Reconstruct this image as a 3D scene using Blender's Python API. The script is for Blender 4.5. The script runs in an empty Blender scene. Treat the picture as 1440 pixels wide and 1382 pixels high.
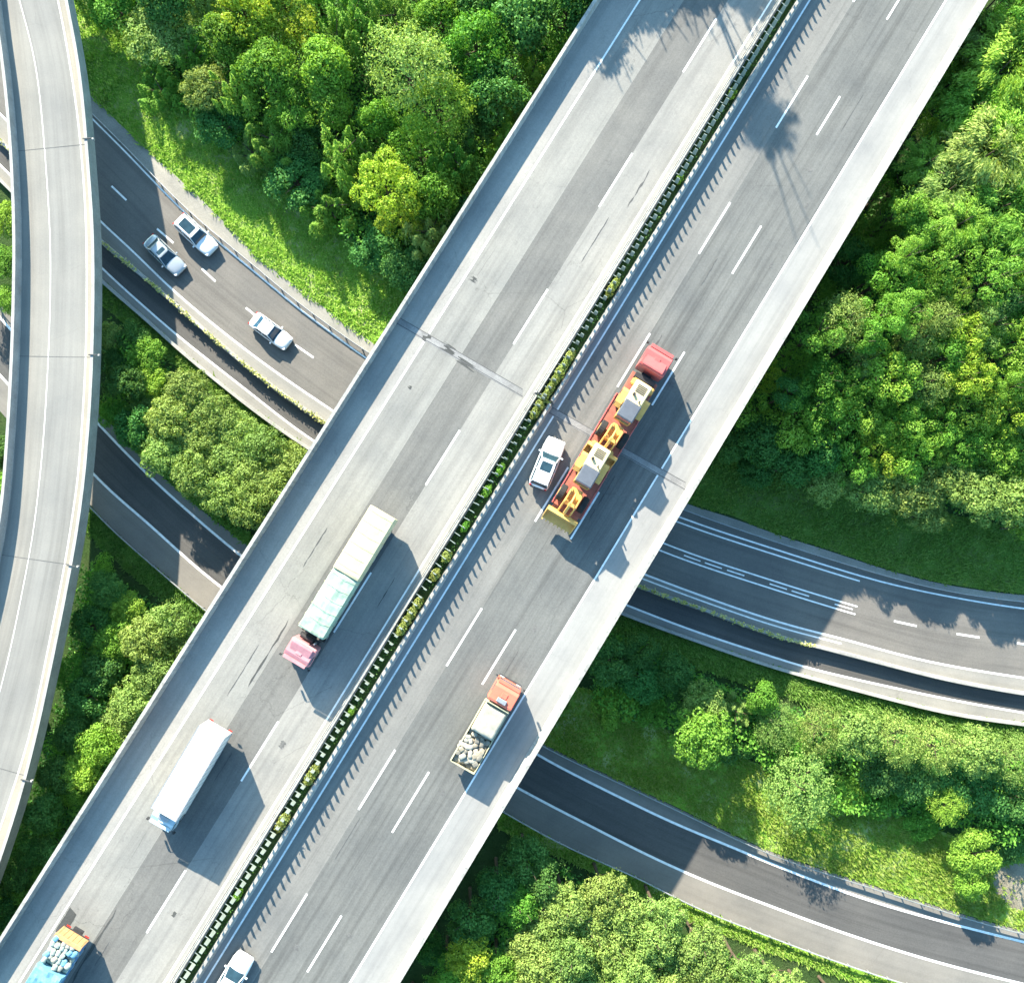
import bpy, bmesh, math, random
from mathutils import Vector, Matrix, noise
random.seed(7)
R = math.radians
scene = bpy.context.scene
COL = scene.collection

# ------------------------------------------------------------------ camera
F_PX, W_PX, H_PX = 1300.0, 1440.0, 1382.0
CAM_H, DECK, RAMP = 96.5, 12.5, 7.0
TILT = R(4.0)
tilt_dir = Vector((0.524, 0.852, 0)).normalized()
axis = Vector((0, 0, -1)).cross(tilt_dir).normalized()
CAM_R = Matrix.Rotation(TILT, 3, axis)
CAM_P = Vector((0, 0, CAM_H))

def P(px, py, z=0.0):
    """a point of the layout plan at height z"""
    d = CAM_R @ Vector(((px - W_PX / 2) / F_PX, -(py - H_PX / 2) / F_PX, -1.0))
    t = (z - CAM_H) / d.z
    p = CAM_P + d * t
    return Vector((p.x, p.y, z))

cam_data = bpy.data.cameras.new("camera")
cam = bpy.data.objects.new("camera", cam_data)
COL.objects.link(cam)
cam.matrix_world = Matrix.Translation(CAM_P) @ CAM_R.to_4x4()
cam_data.sensor_width = 36.0
cam_data.lens = F_PX / W_PX * 36.0
cam_data.clip_end = 3000
scene.camera = cam

# ------------------------------------------------------------------ light
SUN_EL = math.atan(1 / 1.95)
sun_to = Vector((0.38, -0.925, 0)).normalized()
sv = Vector((sun_to.x * math.cos(SUN_EL), sun_to.y * math.cos(SUN_EL), -math.sin(SUN_EL)))
sd = bpy.data.lights.new("sun", 'SUN')
sd.energy = 4.8
sd.angle = R(0.55)
sd.color = (1.0, 0.905, 0.75)
so = bpy.data.objects.new("sun", sd)
COL.objects.link(so)
so.rotation_euler = sv.to_track_quat('-Z', 'Y').to_euler()
world = bpy.data.worlds.new("World")
scene.world = world
world.use_nodes = True
nt = world.node_tree
bg = nt.nodes["Background"]
sky = nt.nodes.new("ShaderNodeTexSky")
sky.sky_type = 'NISHITA'
sky.sun_disc = False
sky.sun_elevation = SUN_EL
sky.sun_rotation = math.atan2(-sun_to.x, -sun_to.y)
sky.air_density = 1.0
sky.dust_density = 1.0
tint = nt.nodes.new("ShaderNodeMixRGB")
tint.blend_type = 'MULTIPLY'
tint.inputs[0].default_value = 1.0
tint.inputs[2].default_value = (0.66, 0.98, 1.04, 1)
nt.links.new(sky.outputs[0], tint.inputs[1])
nt.links.new(tint.outputs[0], bg.inputs[0])
bg.inputs[1].default_value = 0.125
scene.view_settings.view_transform = 'Standard'
scene.view_settings.look = 'None'
scene.view_settings.exposure = 2.0
scene.view_settings.gamma = 1.0
scene.cycles.max_bounces = 6
scene.cycles.diffuse_bounces = 3
scene.cycles.transparent_max_bounces = 4
scene.cycles.caustics_reflective = False
scene.cycles.caustics_refractive = False

# ------------------------------------------------------------------ materials
MATS = {}
def new_mat(name):
    m = bpy.data.materials.new(name)
    m.use_nodes = True
    MATS[name] = m
    return m, m.node_tree, m.node_tree.nodes["Principled BSDF"]

def link(t, a, b):
    t.links.new(a, b)

def noise_node(t, vec, scale, detail=4, rough=0.6):
    n = t.nodes.new("ShaderNodeTexNoise")
    n.inputs["Scale"].default_value = scale
    n.inputs["Detail"].default_value = detail
    n.inputs["Roughness"].default_value = rough
    if vec is not None:
        link(t, vec, n.inputs["Vector"])
    return n.outputs["Fac"]

def ramp(t, fac, stops):
    r = t.nodes.new("ShaderNodeValToRGB")
    els = r.color_ramp.elements
    while len(els) < len(stops):
        els.new(0.5)
    for e, (p, c) in zip(els, stops):
        e.position = p
        if not hasattr(c, '__len__'):
            c = (c, c, c)
        e.color = (c[0], c[1], c[2], 1)
    link(t, fac, r.inputs[0])
    return r.outputs[0]

def mul(t, a, b, fac=1.0):
    m = t.nodes.new("ShaderNodeMixRGB")
    m.blend_type = 'MULTIPLY'
    m.inputs[0].default_value = fac
    for i, x in ((1, a), (2, b)):
        if hasattr(x, 'links'):
            link(t, x, m.inputs[i])
        else:
            m.inputs[i].default_value = (x[0], x[1], x[2], 1)
    return m.outputs[0]

def mixc(t, fac, a, b):
    m = t.nodes.new("ShaderNodeMixRGB")
    for i, x in ((0, fac), (1, a), (2, b)):
        if hasattr(x, 'links'):
            link(t, x, m.inputs[i])
        elif i == 0:
            m.inputs[0].default_value = x
        else:
            m.inputs[i].default_value = (x[0], x[1], x[2], 1)
    return m.outputs[0]

def mapping(t, out, sc):
    mp = t.nodes.new("ShaderNodeMapping")
    mp.inputs["Scale"].default_value = sc
    link(t, out, mp.inputs[0])
    return mp.outputs[0]

def coord(t, kind):
    return t.nodes.new("ShaderNodeTexCoord").outputs[kind]

def bump(t, b, h, strength, dist=0.02):
    n = t.nodes.new("ShaderNodeBump")
    n.inputs["Strength"].default_value = strength
    n.inputs["Distance"].default_value = dist
    link(t, h, n.inputs["Height"])
    link(t, n.outputs[0], b.inputs["Normal"])

def paint(name, c, rough=0.5, var=0.12, scale=2.5, metallic=0.0, spec=0.4, coat=0.0):
    m, t, b = new_mat(name)
    o = coord(t, "Object")
    f = noise_node(t, o, scale, 5)
    g = noise_node(t, o, scale * 9, 3)
    col = mul(t, c, ramp(t, f, [(0.3, 1 - var), (0.7, 1 + 0.3 * var)]))
    col = mul(t, col, ramp(t, g, [(0.35, 1 - var * 0.6), (0.6, 1.0)]))
    link(t, col, b.inputs["Base Color"])
    b.inputs["Roughness"].default_value = rough
    b.inputs["Metallic"].default_value = metallic
    b.inputs["Specular IOR Level"].default_value = spec
    b.inputs["Coat Weight"].default_value = coat
    return m

def road_mat(name, c, streak=0.25, blotch=0.2, grain=0.15, stain=0.0, seed=0.0, track=None):
    """paved surface; UV x runs along the road in metres, y across it"""
    m, t, b = new_mat(name)
    uv = coord(t, "UV")
    ob = coord(t, "Object")
    s1 = noise_node(t, mapping(t, uv, (0.035, 1.3, 1)), 1.0, 5, 0.65)
    s2 = noise_node(t, mapping(t, uv, (0.05, 3.0, 1)), 1.0, 2, 0.5)
    col = mul(t, c, ramp(t, s1, [(0.28, 1 - streak), (0.5, 1.0), (0.72, 1 + streak * 0.45)]))
    col = mul(t, col, ramp(t, s2, [(0.3, 1 - streak * 0.25), (0.6, 1.0)]))
    bl = noise_node(t, ob, 0.16, 6, 0.65)
    col = mul(t, col, ramp(t, bl, [(0.3, (1 - blotch, 1 - blotch * 0.95, 1 - blotch * 0.88)), (0.65, (1.05, 1.04, 1.02))]))
    gr = noise_node(t, ob, 7.0, 4, 0.8)
    col = mul(t, col, ramp(t, gr, [(0.3, 1 - grain), (0.7, 1 + grain * 0.5)]))
    if stain > 0:
        st = noise_node(t, ob, 0.9, 6, 0.75)
        col = mul(t, col, ramp(t, st, [(0.24, 1 - stain), (0.38, 1.0)]))
        ct = t.nodes.new("ShaderNodeTexVoronoi")
        ct.feature = 'DISTANCE_TO_EDGE'
        ct.inputs["Scale"].default_value = 0.17
        wob = noise_node(t, ob, 0.6, 5, 0.7)
        va = t.nodes.new("ShaderNodeVectorMath")
        va.operation = 'ADD'
        link(t, ob, va.inputs[0])
        sc = t.nodes.new("ShaderNodeVectorMath")
        sc.operation = 'SCALE'
        sc.inputs[3].default_value = 2.2
        link(t, wob, sc.inputs[0])
        link(t, sc.outputs[0], va.inputs[1])
        link(t, va.outputs[0], ct.inputs["Vector"])
        pres = noise_node(t, ob, 0.09, 2, 0.5)
        crack = ramp(t, ct.outputs["Distance"], [(0.0, 1 - stain * 0.9), (0.006, 1.0)])
        col = mixc(t, ramp(t, pres, [(0.5, 0.0), (0.6, 1.0)]), col, mul(t, col, crack))
    link(t, col, b.inputs["Base Color"])
    b.inputs["Roughness"].default_value = 0.88
    b.inputs["Specular IOR Level"].default_value = 0.25
    bump(t, b, gr, 0.25, 0.01)
    return m

def line_mat(name, c=(0.8, 0.8, 0.78), wear=0.35):
    m, t, b = new_mat(name)
    ob = coord(t, "Object")
    f = noise_node(t, ob, 2.2, 6, 0.75)
    link(t, mul(t, c, ramp(t, f, [(0.3, 1 - wear), (0.55, 1.0)])), b.inputs["Base Color"])
    b.inputs["Roughness"].default_value = 0.7
    return m

def leaf_mat(name, c1, c2, trans=0.3, vary=0.22):
    m, t, b = new_mat(name)
    geo = t.nodes.new("ShaderNodeNewGeometry")
    oi = t.nodes.new("ShaderNodeObjectInfo")
    col = mixc(t, geo.outputs["Random Per Island"], c1, c2)
    hs = t.nodes.new("ShaderNodeHueSaturation")
    mr = t.nodes.new("ShaderNodeMapRange")
    mr.inputs[3].default_value = 0.485
    mr.inputs[4].default_value = 0.515
    link(t, oi.outputs["Random"], mr.inputs[0])
    link(t, mr.outputs[0], hs.inputs["Hue"])
    mv = t.nodes.new("ShaderNodeMapRange")
    mv.inputs[3].default_value = 1 - vary
    mv.inputs[4].default_value = 1 + vary
    mm = t.nodes.new("ShaderNodeMath")
    mm.operation = 'MULTIPLY'
    mm.inputs[1].default_value = 7.31
    fr = t.nodes.new("ShaderNodeMath")
    fr.operation = 'FRACT'
    link(t, oi.outputs["Random"], mm.inputs[0])
    link(t, mm.outputs[0], fr.inputs[0])
    link(t, fr.outputs[0], mv.inputs[0])
    link(t, mv.outputs[0], hs.inputs["Value"])
    link(t, col, hs.inputs["Color"])
    out = t.nodes["Material Output"]
    b.inputs["Roughness"].default_value = 0.6
    b.inputs["Specular IOR Level"].default_value = 0.12
    link(t, hs.outputs[0], b.inputs["Base Color"])
    tr = t.nodes.new("ShaderNodeBsdfTranslucent")
    link(t, mul(t, hs.outputs[0], (1.15, 1.1, 0.6)), tr.inputs[0])
    mx = t.nodes.new("ShaderNodeMixShader")
    mx.inputs[0].default_value = trans
    link(t, b.outputs[0], mx.inputs[1])
    link(t, tr.outputs[0], mx.inputs[2])
    link(t, mx.outputs[0], out.inputs["Surface"])
    return m

def ground_mat(name, a, b_, c_, scale=0.25):
    m, t, b = new_mat(name)
    ob = coord(t, "Object")
    f = noise_node(t, ob, scale, 8, 0.7)
    g = noise_node(t, ob, scale * 14, 5, 0.8)
    col = ramp(t, f, [(0.3, a), (0.5, b_), (0.7, c_)])
    col = mul(t, col, ramp(t, g, [(0.3, 0.7), (0.65, 1.15)]))
    link(t, col, b.inputs["Base Color"])
    b.inputs["Roughness"].default_value = 0.95
    b.inputs["Specular IOR Level"].default_value = 0.1
    bump(t, b, g, 1.0, 0.25)
    return m

def glass(name, c=(0.02, 0.045, 0.06)):
    m, t, b = new_mat(name)
    ob = coord(t, "Object")
    f = noise_node(t, ob, 1.2, 2)
    link(t, mul(t, c, ramp(t, f, [(0.3, 0.7), (0.7, 1.3)])), b.inputs["Base Color"])
    b.inputs["Roughness"].default_value = 0.06
    b.inputs["Specular IOR Level"].default_value = 0.6
    return m

# ------------------------------------------------------------------ objects
def tag(o, label=None, cat=None, group=None, kind=None):
    if label: o["label"] = label
    if cat: o["category"] = cat
    if group: o["group"] = group
    if kind: o["kind"] = kind
    return o

def empty(name, loc, rz=0.0):
    o = bpy.data.objects.new(name, None)
    o.empty_display_size = 0.5
    o.location = loc
    o.rotation_euler = (0, 0, rz)
    COL.objects.link(o)
    return o

class MB:
    """collects faces, builds ONE mesh object"""
    def __init__(s):
        s.v, s.f, s.uv = [], [], []
    def add(s, verts, faces, uvs=None):
        n = len(s.v)
        s.v.extend([tuple(v) for v in verts])
        for i, fc in enumerate(faces):
            s.f.append([n + k for k in fc])
            s.uv.append(uvs[i] if uvs else None)
        return s
    def box(s, c, d, rz=0.0, taper=(1, 1), shift=(0, 0), rot=None):
        hx, hy, hz = d[0] / 2, d[1] / 2, d[2] / 2
        vs = []
        for z, tx, ty, sx, sy in ((-hz, 1, 1, 0, 0), (hz, taper[0], taper[1], shift[0], shift[1])):
            for x, y in ((-1, -1), (1, -1), (1, 1), (-1, 1)):
                vs.append(Vector((x * hx * tx + sx, y * hy * ty + sy, z)))
        M = rot if rot is not None else Matrix.Rotation(rz, 3, 'Z')
        vs = [M @ v + Vector(c) for v in vs]
        return s.add(vs, [(3, 2, 1, 0), (4, 5, 6, 7), (0, 1, 5, 4), (1, 2, 6, 5), (2, 3, 7, 6), (3, 0, 4, 7)])
    def tube(s, pts, radii, n=8, cap=True):
        pts = [Vector(p) for p in pts]
        rings = []
        for i, p in enumerate(pts):
            a = pts[max(0, i - 1)]
            b = pts[min(len(pts) - 1, i + 1)]
            d = (b - a).normalized()
            up = Vector((0, 0, 1)) if abs(d.z) < 0.9 else Vector((1, 0, 0))
            x = d.cross(up).normalized()
            y = d.cross(x).normalized()
            r = radii[i] if hasattr(radii, '__len__') else radii
            rings.append([p + (x * math.cos(2 * math.pi * k / n) + y * math.sin(2 * math.pi * k / n)) * r for k in range(n)])
        vs = [v for rg in rings for v in rg]
        fs = []
        for i in range(len(pts) - 1):
            for k in range(n):
                a, b = i * n + k, i * n + (k + 1) % n
                fs.append((a, b, b + n, a + n))
        if cap:
            fs.append(tuple(range(n - 1, -1, -1)))
            fs.append(tuple((len(pts) - 1) * n + k for k in range(n)))
        return s.add(vs, fs)
    def lathe_y(s, c, prof, n=20):
        """profile (radius, y) revolved about an axle along y"""
        c = Vector(c)
        vs, fs = [], []
        for r, y in prof:
            for k in range(n):
                a = 2 * math.pi * k / n
                vs.append(c + Vector((r * math.cos(a), y, r * math.sin(a))))
        for i in range(len(prof) - 1):
            for k in range(n):
                a, b = i * n + k, i * n + (k + 1) % n
                fs.append((a, b, b + n, a + n))
        fs.append(tuple(range(n)))
        fs.append(tuple((len(prof) - 1) * n + k for k in range(n - 1, -1, -1)))
        return s.add(vs, fs)
    def prism_y(s, prof, y0, y1):
        """closed outline in x,z extruded across y"""
        n = len(prof)
        vs = [(x, y0, z) for x, z in prof] + [(x, y1, z) for x, z in prof]
        fs = [tuple(range(n - 1, -1, -1)), tuple(range(n, 2 * n))]
        for k in range(n):
            fs.append((k, (k + 1) % n, (k + 1) % n + n, k + n))
        return s.add(vs, fs)
    def loft(s, rings, cap=True):
        n = len(rings[0])
        vs = [v for r in rings for v in r]
        fs = []
        for i in range(len(rings) - 1):
            for k in range(n):
                a, b = i * n + k, i * n + (k + 1) % n
                fs.append((a, b, b + n, a + n))
        if cap:
            fs.append(tuple(range(n - 1, -1, -1)))
            fs.append(tuple((len(rings) - 1) * n + k for k in range(n)))
        return s.add(vs, fs)
    def build(s, name, m, parent=None, bevel=0.0, smooth=False, fix=True, sub=0, seg=2):
        me = bpy.data.meshes.new(name)
        me.from_pydata(s.v, [], s.f)
        if any(u is not None for u in s.uv):
            lay = me.uv_layers.new(name="UVMap")
            for p, u in zip(me.polygons, s.uv):
                if u:
                    for li, c in zip(p.loop_indices, u):
                        lay.data[li].uv = c
        if fix or bevel:
            bm = bmesh.new()
            bm.from_mesh(me)
            if fix:
                bmesh.ops.recalc_face_normals(bm, faces=bm.faces)
            if bevel:
                bmesh.ops.bevel(bm, geom=[e for e in bm.edges if len(e.link_faces) == 2 and e.calc_face_angle(0) > 0.5], offset=bevel, segments=seg, affect='EDGES', clamp_overlap=True)
            bm.to_mesh(me)
            bm.free()
        if smooth:
            for p in me.polygons:
                p.use_smooth = True
        me.materials.append(MATS[m] if isinstance(m, str) else m)
        o = bpy.data.objects.new(name, me)
        COL.objects.link(o)
        if parent is not None:
            o.parent = parent
        if sub:
            md = o.modifiers.new("sub", 'SUBSURF')
            md.levels = md.render_levels = sub
        return o

def dup(root, loc, rz=None, scale=None):
    """copy of a thing with its parts and sub-parts"""
    def cp(o, par):
        c = o.copy()
        COL.objects.link(c)
        if par is not None:
            c.parent = par
        for ch in o.children:
            cp(ch, c)
        return c
    r = cp(root, None)
    r.location = loc
    if rz is not None: r.rotation_euler = (0, 0, rz)
    if scale is not None: r.scale = scale
    return r

# ------------------------------------------------------------------ curves and strips
def catmull(pts, step=1.5):
    pts = [Vector(p) for p in pts]
    out = []
    ext = [pts[0] * 2 - pts[1]] + pts + [pts[-1] * 2 - pts[-2]]
    for i in range(1, len(ext) - 2):
        p0, p1, p2, p3 = ext[i - 1:i + 3]
        n = max(2, int((p2 - p1).length / step))
        for k in range(n):
            t = k / n
            out.append(0.5 * ((2 * p1) + (p2 - p0) * t + (2 * p0 - 5 * p1 + 4 * p2 - p3) * t * t + (3 * p1 - p0 - 3 * p2 + p3) * t ** 3))
    out.append(pts[-1])
    for _ in range(3):   # ease the hand-read wobble out of the line
        out = [out[0]] + [(out[i - 1] + out[i] * 2 + out[i + 1]) / 4 for i in range(1, len(out) - 1)] + [out[-1]]
    return out

def resample(pts, n):
    L = [0.0]
    for a, b in zip(pts, pts[1:]):
        L.append(L[-1] + (b - a).length)
    out, j = [], 0
    for i in range(n):
        t = L[-1] * i / (n - 1)
        while j < len(L) - 2 and L[j + 1] < t:
            j += 1
        f = (t - L[j]) / max(1e-9, L[j + 1] - L[j])
        out.append(pts[j].lerp(pts[j + 1], min(1, f)))
    return out

def length(pts):
    return sum((b - a).length for a, b in zip(pts, pts[1:]))

def plan(pts, z=0.0):
    return catmull([P(x, y, z) for x, y in pts])

def ribbon(mb, A, B, z, n=None, across=1):
    """sheet between two curves, UVs in metres along / across"""
    n = n or max(2, int(length(A) / 1.5))
    a, b = resample(A, n), resample(B, n)
    u = 0.0
    vs, fs, uvs = [], [], []
    for i in range(n):
        if i: u += ((a[i] + b[i]) / 2 - (a[i - 1] + b[i - 1]) / 2).length
        w = (b[i] - a[i]).length
        vs += [(a[i].x, a[i].y, z), (b[i].x, b[i].y, z)]
        if i:
            k = 2 * i
            fs.append((k - 2, k - 1, k + 1, k))
            uvs.append(((pu, 0), (pu, pw), (u, w), (u, 0)))
        pu, pw = u, w
    return mb.add(vs, fs, uvs)

def normals(pts):
    out = []
    for i in range(len(pts)):
        d = pts[min(len(pts) - 1, i + 1)] - pts[max(0, i - 1)]
        d = Vector((d.x, d.y, 0)).normalized()
        out.append(Vector((d.y, -d.x, 0)))     # to the right of travel
    return out

def offset(pts, d):
    return [p + n * d for p, n in zip(pts, normals(pts))]

def sweep(mb, pts, prof, base_z):
    """profile (offset to the right, height) carried along a curve"""
    ns = normals(pts)
    rings = [[Vector((p.x + n.x * o, p.y + n.y * o, base_z + h)) for o, h in prof] for p, n in zip(pts, ns)]
    return mb.loft(rings)

def paint_line(mb, pts, w, z):
    return ribbon(mb, offset(pts, -w / 2), offset(pts, w / 2), z, n=max(2, len(pts)))

def cut(pts, s0, s1):
    """stretch of a curve between two distances along it"""
    out, s = [], 0.0
    for a, b in zip(pts, pts[1:]):
        l = (b - a).length
        for k in range(4):
            q = s + l * k / 4
            if s0 <= q <= s1: out.append(a.lerp(b, k / 4))
        s += l
    return out

def nearest_s(pts, q):
    best, s, bs = 1e9, 0.0, 0.0
    for a, b in zip(pts, pts[1:]):
        d = (a - q).length
        if d < best: best, bs = d, s
        s += (b - a).length
    return bs
# ------------------------------------------------------------------ surface materials
road_mat('asphalt_low', (0.1561, 0.147, 0.1347), 0.22, 0.22, 0.18, 0.12)
road_mat('asphalt_low_dark', (0.0949, 0.0918, 0.0876), 0.3, 0.2, 0.2, 0.15)
road_mat('shoulder_low', (0.245, 0.236, 0.215), 0.15, 0.25, 0.12, 0.2)
road_mat('shoulder_grey', (0.202, 0.1881, 0.167), 0.12, 0.25, 0.12, 0.15)
road_mat('gutter_conc', (0.3084, 0.2952, 0.2613), 0.12, 0.4, 0.25, 0.4)
road_mat('deck_light', (0.2893, 0.2785, 0.2566), 0.15, 0.21, 0.16, 0.32)
road_mat('deck_lane', (0.2355, 0.2299, 0.2111), 0.22, 0.23, 0.18, 0.42)
road_mat('deck_patch', (0.1541, 0.1505, 0.1407), 0.22, 0.27, 0.20, 0.32)
road_mat('deck_inner', (0.2502, 0.2427, 0.2245), 0.24, 0.21, 0.16, 0.32)
road_mat('deck_grey', (0.1415, 0.1424, 0.1350), 0.37, 0.25, 0.20, 0.24)
road_mat('deck_grey_inner', (0.1867, 0.1823, 0.1697), 0.28, 0.23, 0.18, 0.22)
road_mat('deck_cream', (0.2632, 0.2600, 0.2503), 0.16, 0.2, 0.08, 0.15)
road_mat('ramp_surface', (0.2151, 0.2100, 0.1958), 0.22, 0.16, 0.1, 0.12)
road_mat('ramp_side', (0.2295, 0.2205, 0.1992), 0.2, 0.16, 0.1, 0.12)
road_mat('ramp_edge', (0.2950, 0.2700, 0.2254), 0.15, 0.2, 0.12, 0.2)
road_mat('seal', (0.10, 0.10, 0.098), 0.1, 0.3, 0.3, 0.0)
road_mat('drip', (0.15, 0.148, 0.142), 0.1, 0.4, 0.4, 0.0)
road_mat('tar_patch', (0.0734, 0.075, 0.0716), 0.1, 0.25, 0.3, 0.1)
line_mat('white_line', (0.82, 0.82, 0.8), 0.3)
line_mat('worn_line', (0.66, 0.65, 0.62), 0.5)
paint('concrete', (0.33, 0.323, 0.3), 0.85, 0.3, 0.5, spec=0.2)
paint('concrete_pale', (0.359, 0.351, 0.328), 0.85, 0.25, 0.6, spec=0.2)
def panel_mat(name, c, every=4.0):
    m, t, b = new_mat(name)
    o = coord(t, "Object")
    dp = t.nodes.new("ShaderNodeVectorMath"); dp.operation = 'DOT_PRODUCT'
    dp.inputs[1].default_value = (0.522, 0.853, 0)
    link(t, o, dp.inputs[0])
    dv = t.nodes.new("ShaderNodeMath"); dv.operation = 'DIVIDE'; dv.inputs[1].default_value = every
    link(t, dp.outputs["Value"], dv.inputs[0])
    fr = t.nodes.new("ShaderNodeMath"); fr.operation = 'FRACT'
    link(t, dv.outputs[0], fr.inputs[0])
    fl = t.nodes.new("ShaderNodeMath"); fl.operation = 'FLOOR'
    link(t, dv.outputs[0], fl.inputs[0])
    wn = t.nodes.new("ShaderNodeTexWhiteNoise"); wn.noise_dimensions = '1D'
    link(t, fl.outputs[0], wn.inputs["W"])
    col = mul(t, c, ramp(t, wn.outputs["Value"], [(0.0, 0.86), (1.0, 1.08)]))
    col = mul(t, col, ramp(t, fr.outputs[0], [(0.0, 0.35), (0.012, 1.0)]))
    col = mul(t, col, ramp(t, noise_node(t, o, 0.9, 6, 0.75), [(0.3, 0.68), (0.55, 1.0)]))
    col = mul(t, col, ramp(t, noise_node(t, mapping(t, o, (3, 3, 0.3)), 1.0, 4), [(0.35, 0.75), (0.55, 1.0)]))
    link(t, col, b.inputs["Base Color"])
    b.inputs["Roughness"].default_value = 0.85
    b.inputs["Specular IOR Level"].default_value = 0.2
panel_mat('concrete_panel', (0.37, 0.36, 0.335))
panel_mat('concrete_panel_wall', (0.37, 0.36, 0.33), 6.0)
paint('concrete_dark', (0.16, 0.16, 0.16), 0.9, 0.3, 0.6, spec=0.2)
paint('steel', (0.42, 0.43, 0.44), 0.5, 0.2, 2.0, metallic=0.6)
paint('steel_dark', (0.06, 0.065, 0.07), 0.5, 0.3, 2.0)
paint('panel_green', (0.24, 0.28, 0.25), 0.5, 0.15, 3.0)
paint('rubber', (0.02, 0.02, 0.021), 0.8, 0.3, 3.0)
paint('joint_rubber', (0.1, 0.1, 0.1), 0.8, 0.4, 2.0)
paint('joint_conc', (0.252, 0.248, 0.241), 0.8, 0.35, 0.7)
ground_mat('soil', (0.03, 0.06, 0.018), (0.045, 0.085, 0.024), (0.065, 0.09, 0.035), 0.3)
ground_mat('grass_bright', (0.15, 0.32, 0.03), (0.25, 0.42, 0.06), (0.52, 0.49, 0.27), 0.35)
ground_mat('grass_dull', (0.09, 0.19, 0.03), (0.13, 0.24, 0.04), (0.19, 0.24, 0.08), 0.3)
ground_mat('bare_earth', (0.2, 0.18, 0.13), (0.30, 0.27, 0.2), (0.38, 0.34, 0.26), 0.5)
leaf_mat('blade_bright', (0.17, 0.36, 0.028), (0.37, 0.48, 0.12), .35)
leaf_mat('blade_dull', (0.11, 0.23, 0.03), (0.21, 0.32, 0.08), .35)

# ------------------------------------------------------------------ ground
GS = 420
mb = MB()
mb.add([(-GS, -GS, 0), (GS, -GS, 0), (GS, GS, 0), (-GS, GS, 0)], [(0, 1, 2, 3)])
tag(mb.build('ground', 'soil'), 'dark leafy soil of the ground between roads and trees', 'ground', kind='structure')

def structure(name, mb, m, label, cat='road', **k):
    return tag(mb.build(name, m, **k), label, cat, kind='structure')

# ------------------------------------------------------------------ low roads: plans read off the photograph
A_out = [(-90,-110),(0,-8),(70,70),(128,135),(208,212),(300,296),(360,360),(422,407),(470,443),(530,487),(680,575),(820,645),(965,709),(1030,727),(1080,748),(1175,777),(1225,795),(1317,820),(1380,830),(1440,837),(1560,846)]
A_rail = [(-100,-88),(0,20),(70,98),(130,161),(175,205),(225,258),(260,293),(300,328),(360,377),(422,429),(477,469),(522,500),(670,587),(810,655),(960,717),(1080,759),(1155,783),(1210,800),(1305,826),(1380,839),(1440,846),(1560,856)]
A_e1 = [(-100,-81),(0,27),(70,105),(130,168),(175,212),(225,265),(260,300),(300,335),(360,384),(422,436),(477,476),(520,508),(665,595),(805,664),(955,727),(1080,769),(1207,809),(1255,822),(1325,837),(1440,856),(1560,866)]
A_c = [(-110,-22),(0,93),(80,180),(157,262),(221,322),(285,378),(347,434),(416,486),(470,524),(600,605),(760,690),(928,768),(1080,820),(1200,857),(1273,877),(1361,894),(1440,906),(1560,920)]
A_e2 = [(-120,38),(0,160),(75,240),(146,317),(180,346),(247,412),(360,503),(467,577),(600,662),(760,745),(905,807),(1080,870),(1185,898),(1305,930),(1440,953),(1560,969)]
A_w = [(-125,72),(0,197),(75,272),(147,345),(192,380),(232,415),(360,526),(460,597),(600,685),(760,767),(900,825),(990,857),(1080,891),(1142,907),(1250,935),(1330,955),(1440,975),(1560,991)]
A_l = [(-130,105),(0,232),(75,308),(147,381),(207,435),(247,470),(360,559),(442,621),(590,708),(740,790),(882,851),(990,892),(1080,921),(1140,940),(1300,976),(1440,1002),(1560,1019)]
A_p = [(-135,122),(0,250),(75,325),(147,397),(215,455),(252,490),(307,535),(360,577),(437,631),(580,716),(735,800),(875,861),(990,903),(1080,934),(1180,962),(1330,1000),(1440,1016),(1560,1033)]
B_out = [(-115,300),(0,428),(30,462),(146,586),(200,642),(250,690),(310,738),(347,766),(490,870),(630,965),(768,1048),(845,1085),(951,1135),(1080,1196),(1200,1236),(1268,1258),(1356,1286),(1440,1309),(1560,1337)]
B_e1 = [(-120,318),(0,446),(25,475),(142,600),(185,645),(232,690),(295,745),(337,780),(480,885),(620,975),(754,1060),(820,1095),(943,1155),(1021,1187),(1080,1212),(1180,1251),(1281,1283),(1440,1324),(1560,1352)]
B_e2 = [(-125,395),(0,527),(21,551),(135,670),(160,695),(210,737),(275,797),(312,826),(450,930),(590,1025),(725,1106),(815,1153),(913,1203),(996,1240),(1080,1272),(1180,1309),(1306,1349),(1431,1381),(1560,1411)]
B_low = [(-130,440),(0,577),(17,598),(130,715),(155,742),(207,788),(262,835),(290,859),(430,962),(575,1062),(720,1148),(803,1193),(896,1233),(971,1272),(1080,1315),(1163,1346),(1243,1373),(1300,1390),(1560,1460)]
cA = {k: plan(v) for k, v in dict(out=A_out, rail=A_rail, e1=A_e1, c=A_c, e2=A_e2, w=A_w, l=A_l, p=A_p).items()}
cB = {k: plan(v) for k, v in dict(out=B_out, e1=B_e1, e2=B_e2, low=B_low).items()}
ZR, ZL = 0.030, 0.036

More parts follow.
